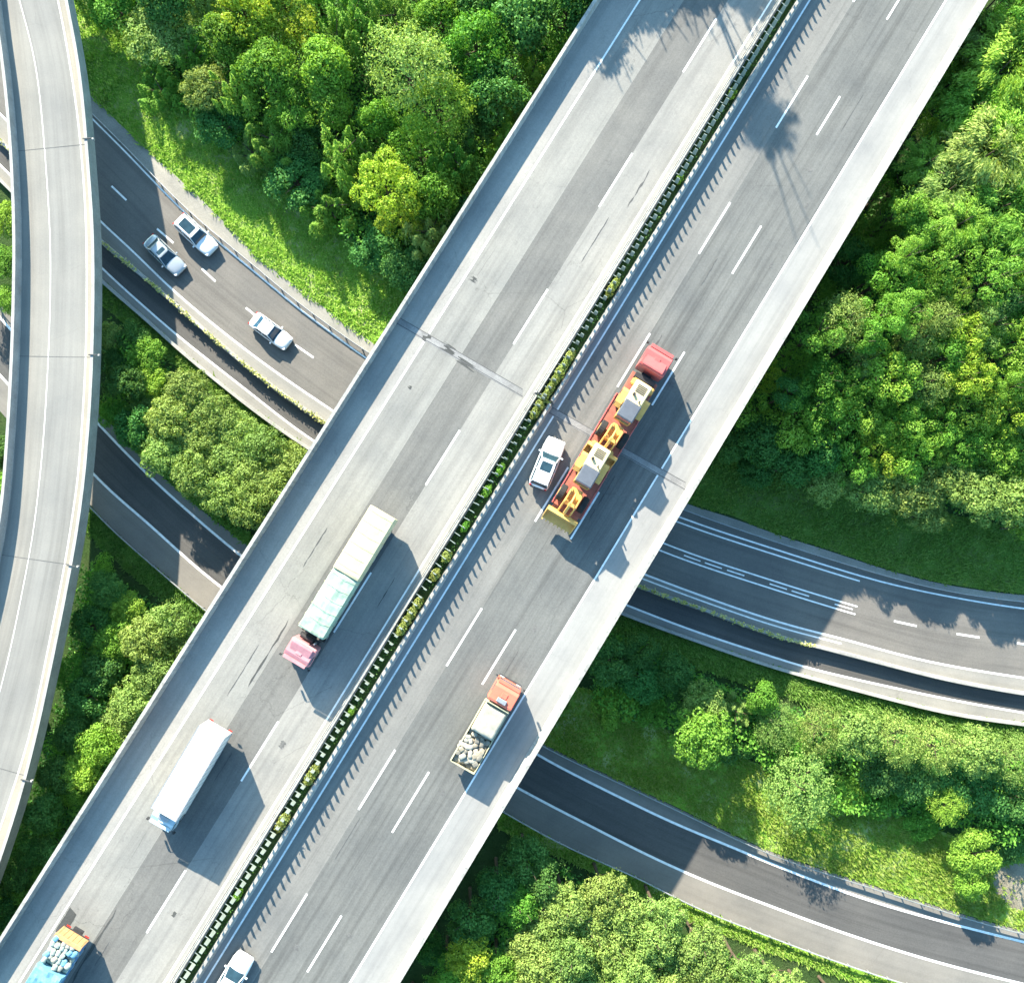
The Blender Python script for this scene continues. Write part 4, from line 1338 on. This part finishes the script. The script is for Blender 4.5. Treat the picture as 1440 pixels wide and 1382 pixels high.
RC, HC = 3.0, 5.2      # crown radius and crown centre height of every pattern tree
def crown_mesh(shape, seed):
    rd = random.Random(seed)
    vs, fs = [], []
    C0 = Vector((0, 0, HC))
    ang = rd.uniform(0, 6.28)
    lop = [rd.uniform(.78, 1.12) for _ in range(9)]
    def edge(a):      # uneven outline
        f = (a / 6.283 * 9) % 9
        i = int(f); f -= i
        return lop[i] * (1 - f) + lop[(i + 1) % 9] * f
    if shape == 'bubble':
        N = 42
        for i in range(N):
            a = i * 2.39996 + ang
            q = math.sqrt((i + .5) / N) * edge(a % 6.283)
            r = RC * .86 * q
            c = C0 + Vector((r * math.cos(a) + rd.gauss(0, .2), r * math.sin(a) + rd.gauss(0, .2), 1.7 * math.sqrt(max(0, 1 - min(1, q) ** 2)) - .2 + rd.gauss(0, .28)))
            R_ = rd.uniform(.5, .85)
            for _ in range(int(130 * R_ / .65)):
                d = sphere_dir(rd, -.45)
                quad(vs, fs, c + Vector((d.x, d.y, d.z * .85)) * R_ * rd.uniform(.78, 1.05), d, rd.uniform(.085, .15), .7, rd, .45)
    elif shape == 'broad':
        for i in range(15):
            d = sphere_dir(rd, -.15)
            e = edge(math.atan2(d.y, d.x) % 6.283)
            c = C0 + Vector((d.x * 2.0 * e, d.y * 2.0 * e, d.z * 1.6))
            R_ = rd.uniform(.8, 1.3)
            for _ in range(int(300 * R_ * R_)):
                d2 = sphere_dir(rd, -.5)
                quad(vs, fs, c + Vector((d2.x, d2.y, d2.z * .8)) * R_ * (rd.uniform(.55, 1.08) ** .7), d2, rd.uniform(.10, .19), .62, rd, .6)
    elif shape == 'tuft':
        N = 12
        for i in range(N):
            a = i * 2.39996 + ang
            q = math.sqrt((i + .5) / N) * edge(a % 6.283)
            r = RC * .98 * q
            c = C0 + Vector((r * math.cos(a) + rd.gauss(0, .22), r * math.sin(a) + rd.gauss(0, .22), 1.3 * math.sqrt(max(0, 1 - min(1, q) ** 2)) - .1 + rd.gauss(0, .55)))
            R_ = rd.uniform(.62, 1.12)
            for _ in range(int(420 * R_ * R_)):
                d = sphere_dir(rd, -.5)
                lump = 1 + .22 * noise.noise(d * 2.3 + c)
                quad(vs, fs, c + Vector((d.x, d.y, d.z * 1.1)) * R_ * lump * rd.uniform(.8, 1.08), d, rd.uniform(.075, .145), .6, rd, .5)
    elif shape == 'fine':
        for i in range(330):
            d = sphere_dir(rd, -.2)
            e = edge(math.atan2(d.y, d.x) % 6.283)
            rr = rd.uniform(.55, 1.0)
            c = C0 + Vector((d.x * RC * e, d.y * RC * e, d.z * 2.3)) * rr + Vector((0, 0, .0)) - C0 * 0
            c = C0 + (c - C0)
            for k in range(15):
                p = c + d * rd.uniform(-.25, .35) + Vector((rd.gauss(0, .17), rd.gauss(0, .17), rd.gauss(0, .14)))
                quad(vs, fs, p, d, rd.uniform(.06, .13), .5, rd, .9)
    elif shape == 'plume':
        for i in range(11):
            a = i * 2.39996 + ang
            q = math.sqrt((i + .4) / 11) * edge(a % 6.283)
            base = C0 + Vector((RC * .78 * q * math.cos(a), RC * .78 * q * math.sin(a), -.9 + rd.gauss(0, .4) - 1.1 * q))
            tip = base + Vector((rd.gauss(0, .35) + .5 * q * math.cos(a), rd.gauss(0, .35) + .5 * q * math.sin(a), rd.uniform(2.4, 3.6)))
            br = rd.uniform(.85, 1.25)
            for _ in range(430):
                h = rd.random() ** 1.3
                w = br * (1 - h) ** .8 * rd.uniform(.5, 1.05)
                b = rd.uniform(0, 6.283)
                b = round(b / .785) * .785 + rd.gauss(0, .22)      # tiers of boughs
                o = Vector((math.cos(b), math.sin(b), -.25))
                quad(vs, fs, base.lerp(tip, h) + o * w, Vector((o.x * .5, o.y * .5, 1)), rd.uniform(.10, .2), .45, rd, .4, o + Vector((0, 0, -.35)))
    elif shape == 'bamboo':
        for i in range(64):
            a = rd.uniform(0, 6.283)
            reach = RC * rd.uniform(.35, 1.05) * edge(a)
            hh = rd.uniform(2.0, 3.3) * (1 - .25 * reach / RC)
            o = Vector((math.cos(a), math.sin(a), 0))
            st = o * rd.uniform(0, .5)
            for k in range(165):
                f = rd.uniform(.3, 1.0)
                p = C0 + st + o * reach * f + Vector((0, 0, -1.6 + hh * math.sin(min(1, f * 1.05) * 1.9) * 1.1))
                p += Vector((rd.gauss(0, .2), rd.gauss(0, .2), rd.gauss(0, .16)))
                al = o + Vector((rd.gauss(0, .5), rd.gauss(0, .5), -.5))
                quad(vs, fs, p, Vector((0, 0, 1)) + o * .4, rd.uniform(.11, .2), .26, rd, .5, al)
    elif shape == 'shrub':
        for i in range(13):
            a = i * 2.39996 + ang
            q = math.sqrt((i + .4) / 13)
            c = Vector((RC * .7 * q * math.cos(a), RC * .7 * q * math.sin(a), 1.5 + rd.gauss(0, .3) - q * .5))
            for _ in range(170):
                d = sphere_dir(rd, -.4)
                quad(vs, fs, c + d * rd.uniform(.6, 1.25), d, rd.uniform(.10, .2), .6, rd, .6)
    if shape in ('broad', 'bubble', 'tuft'):      # stray sprigs break the outline
        for _ in range(75):
            d = sphere_dir(rd, -.1)
            e = edge(math.atan2(d.y, d.x) % 6.283)
            o = C0 + Vector((d.x * 2.7 * e, d.y * 2.7 * e, d.z * 2.1))
            for k in range(7):
                quad(vs, fs, o + d * (k * .09) + Vector((rd.gauss(0, .07), rd.gauss(0, .07), rd.gauss(0, .06))), d, rd.uniform(.06, .13), .45, rd, .8)
    me = bpy.data.meshes.new('crown')
    me.from_pydata([tuple(v) for v in vs], [], fs)
    me.materials.append(MATS['leaf_mid'])
    return me

def trunk_mesh(shape, seed):
    rd = random.Random(seed + 99)
    mb = MB()
    if shape == 'shrub':
        for k in range(5):
            a = k * 1.256
            mb.tube([(0, 0, -.2), (math.cos(a) * .4, math.sin(a) * .4, .7), (math.cos(a) * 1.1, math.sin(a) * 1.1, 1.4)], [.07, .05, .02], 6)
    else:
        mb.tube([(0, 0, -.2), (.05, .02, .3), (rd.gauss(0, .1), rd.gauss(0, .1), 2.2), (rd.gauss(0, .15), rd.gauss(0, .15), HC), (0, 0, HC + 1.4)], [.3, .22, .17, .10, .03], 8)
        for k in range(7):
            a = k * 2.4 + rd.uniform(-.3, .3)
            z = 2.3 + k * .45
            r = rd.uniform(1.2, 2.1)
            mb.tube([(0, 0, z), (math.cos(a) * r * .45, math.sin(a) * r * .45, z + .7), (math.cos(a) * r, math.sin(a) * r, z + 1.6)], [.10, .06, .02], 6)
    me = bpy.data.meshes.new('trunk')
    me.from_pydata(mb.v, [], mb.f)
    me.materials.append(MATS['bark'])
    return me

PAT = {}
for i, sh in enumerate(('bubble', 'broad', 'fine', 'plume', 'bamboo', 'shrub', 'tuft')):
    PAT[sh] = [(crown_mesh(sh, 11 * i + v), trunk_mesh(sh, 11 * i + v)) for v in range(3 if sh != 'shrub' else 2)]
KIND = {'bubble': 'billowy', 'tuft': 'tufted', 'broad': 'bushy', 'fine': 'airy', 'plume': 'feathery', 'bamboo': 'arching', 'shrub': 'low'}
TONE = {'pale': 'pale olive', 'yellow': 'yellow green', 'bright': 'bright green', 'mid': 'mid green', 'dark': 'dark green'}

def plant(px, py, r, shape, col, rd, zs=1.0, world=None, height=None):
    # height: wanted total height in metres
    s = r / 13.9 / RC
    hz = s * zs
    zc = (HC if shape != 'shrub' else 1.5) * hz
    lift = max(0.0, height - 7.5 * hz) if height else 0.0
    zc += lift
    p = P(px, py, zc) if world is None else world
    name = 'shrub' if shape == 'shrub' else 'tree'
    root = empty(name, (p.x, p.y, 0), rd.uniform(0, 6.283))
    root.scale = (s, s, hz)
    cm, tm = rd.choice(PAT[shape])
    c = bpy.data.objects.new('crown', cm); COL.objects.link(c); c.parent = root
    c.material_slots[0].link = 'OBJECT'
    c.material_slots[0].material = MATS['leaf_' + col]
    t = bpy.data.objects.new('trunk', tm); COL.objects.link(t); t.parent = root
    if lift:
        c.location.z = lift / hz
        t.scale.z = (HC * hz + lift) / (HC * hz)
    root['category'] = name
    return root

ORD = 'first second third fourth fifth sixth seventh eighth ninth tenth eleventh twelfth thirteenth fourteenth fifteenth sixteenth seventeenth eighteenth nineteenth twentieth'.split()
ORD += ['twenty-' + o for o in ORD[:9]] + ['thirtieth'] + ['thirty-' + o for o in ORD[:9]]

def seg_dist(p, a, b):
    ax, ay = b[0] - a[0], b[1] - a[1]
    t = max(0, min(1, ((p[0] - a[0]) * ax + (p[1] - a[1]) * ay) / (ax * ax + ay * ay)))
    return math.hypot(p[0] - a[0] - ax * t, p[1] - a[1] - ay * t)

def fill(pg, hand, weights, rmin, rmax, gap, seed, ref, rev, from_, row_, group, zs=1.0, rowm=5.5, limit=999, edge=None, tall=None):
    rd = random.Random(seed)
    spots = [list(h) for h in hand]
    xs, ys = [p[0] for p in pg], [p[1] for p in pg]
    shapes = [w[0] for w in weights]
    pr = [w[1] for w in weights]
    tries = 0
    while tries < 9000 and len(spots) < limit:
        tries += 1
        x, y = rd.uniform(min(xs), max(xs)), rd.uniform(min(ys), max(ys))
        if not inside((x, y), pg): continue
        r = rd.uniform(rmin, rmax)
        if any((x - q[0]) ** 2 + (y - q[1]) ** 2 < (gap * (r + q[2])) ** 2 for q in spots): continue
        sh, co = rd.choices(shapes, pr)[0]
        spots.append([x, y, r, sh, co])
    made = []
    for x, y, r, sh, co, *free in spots:
        zz = (zs(x, y) if callable(zs) else zs) * rd.uniform(.88, 1.12)
        sink = 0
        ht = tall(x, y, r * 1.1) * rd.uniform(.9, 1.08) if tall else None
        if free: zz = free[0]
        elif edge:      # trees grow taller away from the open edge of the wood
            line, k, allow = edge
            d = min(seg_dist((x, y), a_, b_) for a_, b_ in zip(line, line[1:]))
            want = min(zz, (allow + d) / k / (7.5 * r * 1.1 / 13.9 / RC))
            zz = max(.66, want)
            if ht: ht = min(ht, (allow + d) / k)
            sink = (zz - want) * 7.5 * r * 1.1 / 13.9 / RC
        o = plant(x, y, r * 1.1, sh, co, rd, zz, height=ht)
        if sink > 0: o.location.z = -min(sink, HC * o.scale.z * .9)
        q = Vector((o.location.x, o.location.y, 0))
        d = min((Vector((a.x, a.y, 0)) - q).length for a in ref)
        s = nearest_s([Vector((a.x, a.y, 0)) for a in ref], q)
        made.append((int(d / rowm), -s if rev else s, o, sh, co))
    rows = {}
    for m in made: rows.setdefault(m[0], []).append(m)
    for ri, k in enumerate(sorted(rows)):
        for i, m in enumerate(sorted(rows[k], key=lambda m: m[1])):
            nm = 'shrub' if m[3] == 'shrub' else 'tree'
            m[2]['label'] = f"{TONE[m[4]]} {KIND[m[3]]} {nm}, {ORD[i]} from the {from_}, {ORD[ri]} row {row_}"
            m[2]['group'] = group
    return made

G0 = lambda c: [Vector((a.x, a.y, 0)) for a in c]
# upper wood
R1 = [(112,-60),(120,15),(185,55),(215,115),(280,185),(360,235),(440,305),(500,350),(560,400),(600,375),(660,290),(740,170),(830,10),(870,-60)]
H1 = [(228,50,44,'bubble','pale'),(290,128,32,'bubble','pale'),(345,25,40,'broad','yellow'),(415,40,30,'tuft','yellow'),(575,95,56,'fine','pale'),(615,155,50,'fine','bright'),
      (545,270,40,'tuft','yellow'),(565,310,30,'tuft','yellow'),(480,215,36,'plume','bright'),(460,285,42,'plume','mid'),(385,195,40,'plume','mid'),(415,250,42,'broad','dark'),
      (590,205,32,'tuft','bright'),(640,225,36,'plume','mid'),(605,325,38,'plume','pale'),(670,70,44,'broad','mid'),(740,30,48,'broad','dark'),(700,130,42,'broad','dark'),
      (380,105,40,'broad','mid'),(455,100,38,'broad','bright'),(330,120,34,'plume','bright'),(410,160,30,'tuft','bright'),(465,155,30,'broad','bright'),(500,20,36,'plume','mid'),
      (555,20,34,'plume','mid'),(620,20,34,'broad','mid'),(160,8,36,'broad','mid'),(520,345,36,'broad','dark'),(570,375,34,'broad','dark'),(665,185,30,'broad','dark'),(310,175,34,'broad','dark'),(355,215,28,'plume','pale'),
      (320,60,34,'broad','mid'),(270,75,26,'plume','mid'),(440,200,28,'broad','dark'),(530,165,30,'broad','mid'),(510,255,26,'plume','bright'),(640,300,30,'broad','dark')]
fill(R1, H1, [(('broad','dark'),2),(('broad','mid'),3),(('plume','mid'),3),(('tuft','bright'),2),(('plume','bright'),3),(('plume','pale'),1)], 28, 44, .66, 31, G0(cA['out']), False, 'ramp', 'behind the grass bank', 'trees of the upper wood', 1.2, edge=([(112,-60),(120,15),(185,55),(215,115),(280,185),(360,235),(440,305),(500,350),(560,400)], 11.7, 28), limit=62)
# right wood
def by_bridge(full):
    return lambda x, y, r: full if x - r > 1386 - .599 * y + 10 else 6.0
R2 = [(1420,-60),(1510,-60),(1510,765),(1440,740),(1380,728),(1300,705),(1230,692),(1150,672),(1080,655),(1010,640),(1050,560),(1110,470),(1200,330),(1290,190),(1390,30)]
H2 = [(1400,105,62,'bamboo','bright'),(1365,160,50,'bamboo','bright'),(1375,230,58,'bamboo','pale'),(1325,275,46,'bamboo','pale'),(1400,300,56,'bamboo','mid'),(1440,190,44,'bamboo','bright'),(1345,320,40,'bamboo','bright'),(1440,60,50,'bamboo','bright'),(1350,110,40,'bamboo','bright'),(1440,260,50,'bamboo','bright'),(1300,235,34,'bamboo','bright'),(1325,130,44,'bamboo','bright'),(1360,60,44,'bamboo','pale'),(1400,200,44,'bamboo','bright'),(1430,330,44,'bamboo','mid'),
      (1240,320,34,'plume','mid'),(1185,450,36,'fine','pale'),(1150,470,30,'tuft','mid'),(1235,450,28,'tuft','mid'),(1330,370,36,'tuft','mid'),(1395,395,32,'tuft','bright'),(1420,360,30,'plume','dark'),
      (1110,600,34,'tuft','bright'),(1170,600,34,'tuft','bright'),(1145,570,30,'tuft','mid'),(1245,530,34,'tuft','bright'),(1298,540,32,'fine','pale'),(1360,530,28,'tuft','yellow'),(1357,470,26,'tuft','yellow'),
      (1410,500,36,'tuft','bright'),(1215,580,32,'tuft','bright'),(1250,600,28,'tuft','mid'),(1285,600,30,'tuft','bright'),(1360,570,34,'tuft','bright'),(1405,580,36,'tuft','yellow'),(1320,450,28,'fine','pale'),(1290,480,34,'fine','pale'),(1240,635,34,'tuft','yellow'),(1275,645,30,'tuft','bright'),(1420,640,34,'tuft','bright'),(1390,625,30,'tuft','bright'),(1350,630,26,'tuft','mid'),(1320,600,26,'tuft','mid'),
      (1225,690,34,'bubble','pale'),(1285,690,38,'bubble','pale'),(1335,680,32,'bubble','pale'),(1375,700,36,'bubble','pale'),(1425,705,34,'bubble','pale'),(1300,725,26,'bubble','pale'),(1160,680,30,'bubble','pale'),
      (1070,620,34,'broad','dark'),(1110,655,32,'broad','dark'),(1060,660,26,'broad','dark'),(1150,640,30,'broad','dark'),(1200,650,28,'tuft','mid'),(1250,390,34,'tuft','mid'),(1300,410,28,'fine','bright'),(1190,370,34,'broad','dark'),(1270,240,30,'broad','dark'),(1340,60,34,'broad','dark'),(1430,-20,28,'broad','dark'),(1440,10,34,'tuft','mid')]
fill(R2, H2, [(('broad','dark'),1),(('broad','mid'),2),(('tuft','mid'),3),(('tuft','bright'),6),(('fine','bright'),1),(('tuft','yellow'),1),(('tuft','pale'),2)], 18, 30, .68, 32, G0(D['rpar']), True, 'curving road', 'right of the overpass', 'trees of the right wood', 1.25, tall=lambda x, y, r: by_bridge(12.8 if y < 470 else 12.8 - 5.3 * min(1, (y - 470) / 190))(x, y, r), edge=([(1000,650),(1090,680),(1180,700),(1300,745),(1440,775),(1500,785)], 20, 100), limit=115)
# strip between the two curving roads
R3 = [(850,885),(900,905),(1000,955),(1100,990),(1240,1025),(1440,1065),(1510,1075),(1510,1215),(1440,1190),(1360,1165),(1250,1145),(1180,1130),(1100,1100),(1040,1050),(960,1025),(880,1005),(830,985)]
H3 = [(985,1035,40,'bubble','bright',.9),(985,990,30,'bubble','pale',.95),(1125,1108,50,'fine','pale',.62),(1035,1000,26,'plume','pale'),(1095,1020,34,'fine','pale'),(1150,1025,34,'fine','pale'),(1205,1030,34,'bubble','pale'),(1260,1040,34,'fine','pale'),
      (1315,1050,34,'fine','pale'),(1370,1055,34,'bubble','pale'),(1425,1065,34,'fine','pale'),(1475,1075,34,'fine','pale'),(870,1000,30,'broad','bright'),(905,955,34,'broad','dark'),(860,930,32,'broad','dark'),(945,945,28,'broad','dark'),  # dark ones by the overpass carry its shade in their leaf colour
      (1040,1050,28,'broad','dark'),(1195,1125,28,'bubble','bright'),(1240,1085,34,'broad','dark'),(1290,1095,34,'broad','dark'),(1345,1100,34,'broad','dark'),(1400,1115,36,'broad','dark'),(1330,1130,26,'fine','bright',1.0),(1305,1165,24,'broad','mid'),(1450,1130,34,'broad','dark'),  # this dark row's leaf colour includes shade thrown by the pale row
      (1370,1200,34,'broad','bright',.62),(1365,1240,22,'broad','bright'),(1435,1190,30,'broad','dark'),(1060,1085,20,'shrub','mid'),(920,1005,22,'broad','mid'),(960,985,22,'broad','dark')]
fill(R3, H3, [(('broad','dark'),3),(('broad','mid'),2)], 22, 32, .66, 33, G0(cA['p']), False, 'overpass', 'below the narrow lane', 'trees between the curving roads', 1.0, edge=([(830,985),(880,1005),(960,1030),(1040,1060),(1180,1135),(1360,1165),(1440,1200),(1510,1215)], 18.5, 20), limit=37)
# bottom wood
R4 = [(735,1185),(800,1222),(900,1280),(970,1320),(1060,1355),(1150,1392),(1250,1440),(540,1440),(600,1375),(680,1265)]
H4 = [(660,1345,30,'bubble','yellow'),(625,1370,26,'broad','mid'),(700,1370,30,'broad','mid'),(740,1210,30,'broad','dark'),(700,1250,30,'broad','dark'),(770,1235,28,'broad','dark'),(660,1295,30,'broad','dark'),(730,1270,26,'bubble','mid'),(610,1330,24,'broad','dark')]  # dark leaves near the bridge paint in its shade
H4 += [(x, y, 30, 'bubble', 'pale') for x, y in ((795,1275),(850,1255),(770,1310),(745,1325),(830,1305),(885,1290),(800,1345),(860,1335),(920,1320),(930,1290),(760,1360),(825,1385),(890,1370),(950,1350),(985,1330),(1000,1375),(940,1390),(1050,1370),(1100,1392),(1150,1420),(1040,1410))]
fill(R4, H4, [(('bubble','pale'),4),(('broad','dark'),1),(('bubble','mid'),1)], 24, 32, .66, 34, G0(cB['low']), False, 'overpass', 'below the slip road', 'trees of the bottom wood', 1.1, tall=by_bridge(10.5), limit=38)
# triangle between the low roads, left of the overpass
R5 = [(150,450),(200,490),(300,570),(400,640),(420,670),(375,720),(345,735),(300,705),(240,660),(205,615),(155,565)]
H5 = [(x, y, 30, 'bubble', 'pale') for x, y in ((265,550),(300,585),(240,590),(280,620),(330,610),(230,640),(320,650),(370,630),(275,665),(360,670),(315,695),(405,655),(350,712),(385,690))]
H5 += [(205,500,26,'bubble','mid'),(185,475,22,'broad','dark'),(180,545,28,'broad','dark'),(215,540,24,'bubble','bright'),(190,600,28,'broad','dark'),(165,515,22,'broad','dark'),(165,585,22,'broad','mid')]  # dark ones have the shade beside the ramp put into their colour
fill(R5, H5, [(('bubble','pale'),2),(('broad','dark'),2)], 20, 26, .66, 35, G0(cA['p']), False, 'ramp', 'below the long parapet', 'trees between the low roads', 1.0, limit=25)
# wedge between ramp and overpass
R6 = [(125,795),(170,815),(230,860),(280,890),(250,940),(180,1040),(60,1240),(-30,1380),(-60,1340),(30,1200),(90,980),(110,870)]
H6 = [(235,875,28,'bubble','pale'),(255,905,26,'bubble','pale'),(205,900,30,'bubble','pale'),(160,900,26,'bubble','mid'),(220,945,30,'bubble','pale'),(190,985,30,'bubble','pale'),(165,1020,28,'bubble','pale'),(140,1050,28,'bubble','bright'),(120,1085,28,'bubble','bright'),(110,1110,22,'broad','mid'),
      (150,830,26,'broad','dark'),(130,880,26,'broad','dark'),(145,940,28,'broad','dark'),(125,980,28,'broad','dark'),(105,1030,28,'broad','dark'),(85,1090,28,'broad','dark'),(60,1140,28,'broad','dark'),(40,1190,26,'broad','dark'),(20,1235,26,'broad','dark'),(0,1285,26,'broad','dark'),(180,855,22,'bubble','bright'),(145,795,18,'shrub','bright')]
fill(R6, H6, [(('broad','dark'),3),(('bubble','mid'),1)], 22, 28, .66, 36, G0(D['lpar']), False, 'slip road', 'beside the overpass parapet', 'trees between ramp and overpass', 1.0, limit=28)
R7 = [(-45,270),(18,285),(22,440),(-10,415),(-45,390)]
R8 = [(-45,610),(12,625),(6,760),(-45,820)]
fill(R7, [(8,310,24,'bubble','bright'),(12,370,24,'bubble','mid'),(15,420,20,'bubble','bright')], [(('broad','mid'),1)], 20, 26, .6, 37, G0(cR['l']), False, 'top', 'beyond the ramp', 'trees beyond the ramp', 1.0, 40, 4)
fill(R8, [(5,640,24,'broad','dark'),(0,690,24,'bubble','bright')], [(('broad','mid'),1)], 20, 26, .6, 38, G0(cR['l']), False, 'slip road', 'beyond the ramp', 'trees beyond the ramp', 1.0, 40, 3)

# tall trees standing beside the overpass past the top edge: their shadows lie on the deck
rd = random.Random(77)
for i, (x, y, zc, r, sh) in enumerate(((836,-128,18.0,62,'bamboo'),(893,-205,20.0,66,'broad'),(795,-66,17.4,50,'bamboo'),(935,-275,22.5,66,'broad'),(760,-105,19,60,'broad'),(900,-330,26.5,46,'plume'),(865,-170,18.6,60,'bubble'),(781,-150,18.5,66,'broad'),(808,-226,20.5,66,'bubble'),(928,-134,26.5,40,'bamboo'))):
    p = P(x, y, DECK)
    o = plant(0, 0, r, sh, 'mid', rd, 1.0, world=P(x - 14, y - 68, DECK))
    s = r / 13.9 / RC
    o.scale = (s, s, zc / HC)
    o['label'] = f"tall tree beyond the top edge shading the overpass, {ORD[i]} along the parapet"
    o['group'] = 'tall trees beside the overpass'
    for c in o.children:       # a long bare stem under a crown of its own height
        if c.name.startswith('crown'):
            k = s / (zc / HC)
            c.scale = (1, 1, k)
            c.location = (0, 0, HC - HC * k)

# undergrowth of the woods
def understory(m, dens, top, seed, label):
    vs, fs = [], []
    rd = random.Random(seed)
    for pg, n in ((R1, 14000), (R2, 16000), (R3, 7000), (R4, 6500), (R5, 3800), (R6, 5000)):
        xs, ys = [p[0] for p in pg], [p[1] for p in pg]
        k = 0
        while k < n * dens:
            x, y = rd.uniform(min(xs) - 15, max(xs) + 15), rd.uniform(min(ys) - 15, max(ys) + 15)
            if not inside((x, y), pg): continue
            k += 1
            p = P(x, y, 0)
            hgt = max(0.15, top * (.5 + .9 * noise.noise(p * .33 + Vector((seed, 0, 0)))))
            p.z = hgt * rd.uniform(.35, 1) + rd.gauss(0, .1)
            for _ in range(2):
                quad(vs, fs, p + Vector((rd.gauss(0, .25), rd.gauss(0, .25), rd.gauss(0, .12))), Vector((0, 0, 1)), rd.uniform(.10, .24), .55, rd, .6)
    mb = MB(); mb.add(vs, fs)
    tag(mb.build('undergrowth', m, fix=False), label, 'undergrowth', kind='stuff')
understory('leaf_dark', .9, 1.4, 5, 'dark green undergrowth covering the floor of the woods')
understory('leaf_mid', .8, 4.2, 8, 'taller mid green bushes filling the gaps between the trees')

# planting in the median
a, k_ = LN['mid']
vs, fs = [], []
m0, m1 = P(a - k_ * -60, -60, DECK), P(a - k_ * 1440, 1440, DECK)
Lm = (m1 - m0).length
for i in range(int(Lm * 26)):
    f = rd.random()
    p = m0.lerp(m1, f)
    if noise.noise(p * .25) < -.25: continue
    p = p + an * rd.gauss(0, .2)
    p.z = DECK + .28 + rd.uniform(0, .45)
    quad(vs, fs, p, Vector((0, 0, 1)), rd.uniform(.05, .11), .55, rd, .7)
mb = MB(); mb.add(vs, fs)
tag(mb.build('median_planting', 'leaf_dark', fix=False), 'low dark green planting between the twin median barriers', 'planting', kind='stuff')

def shrub_mesh(seed):
    r = random.Random(seed)
    v, f = [], []
    for _ in range(520):
        d = sphere_dir(r, -.5)
        quad(v, f, Vector((d.x * .62, d.y * .40, .75 + d.z * .62)) * (r.uniform(.7, 1.08) + .25 * noise.noise(d * 2 + Vector((seed, 0, 0)))), d, r.uniform(.05, .1), .55, r, .6)
    me = bpy.data.meshes.new('foliage'); me.from_pydata([tuple(q) for q in v], [], f)
    me.materials.append(MATS['leaf_median'])
    return me
leaf_mat('leaf_median', (0.15, 0.21, 0.035), (0.34, 0.37, 0.12), 0.3)
SM = [shrub_mesh(i) for i in range(3)]
SMD = [m.copy() for m in SM]
for m in SMD: m.materials[0] = MATS['leaf_mid']
def stem_mesh():
    mb = MB()
    for k in range(4):
        b = k * 1.57
        mb.tube([(0, 0, 0), (math.cos(b) * .12, math.sin(b) * .08, .4), (math.cos(b) * .3, math.sin(b) * .2, .85)], [.03, .02, .01], 5)
    me = bpy.data.meshes.new('stem'); me.from_pydata(mb.v, [], mb.f); me.materials.append(MATS['bark'])
    return me
STM = stem_mesh()
ms = sorted([400,408,502,512,524,535,547,558,570,580,782,808,848,862,874,884,1085,1093,1153,1161,1000,740,660,690,250,130,1260])
for i, y in enumerate(ms):
    p = P(a - k_ * y, y, DECK + 1.1)
    o = empty('median_shrub', (p.x, p.y, DECK + .25), math.atan2(ad.y, ad.x))
    dark = y in (1000, 740, 660, 690, 250, 130, 1260)
    sc = rd.uniform(.8, 1.0) if dark else rd.uniform(1.0, 1.18)
    o.scale = (sc * rd.uniform(.85, 1.15), sc * rd.uniform(.8, 1.05), sc * (.7 if dark else rd.uniform(.75, .95)))
    c = bpy.data.objects.new('foliage', (SMD if dark else SM)[i % 3]); COL.objects.link(c); c.parent = o
    c = bpy.data.objects.new('stem', STM); COL.objects.link(c); c.parent = o
    tag(o, f"{'dull green' if dark else 'yellow green'} shrub growing up through the median glare boards, {ORD[i]} from the top", 'shrub', 'shrubs in the median')
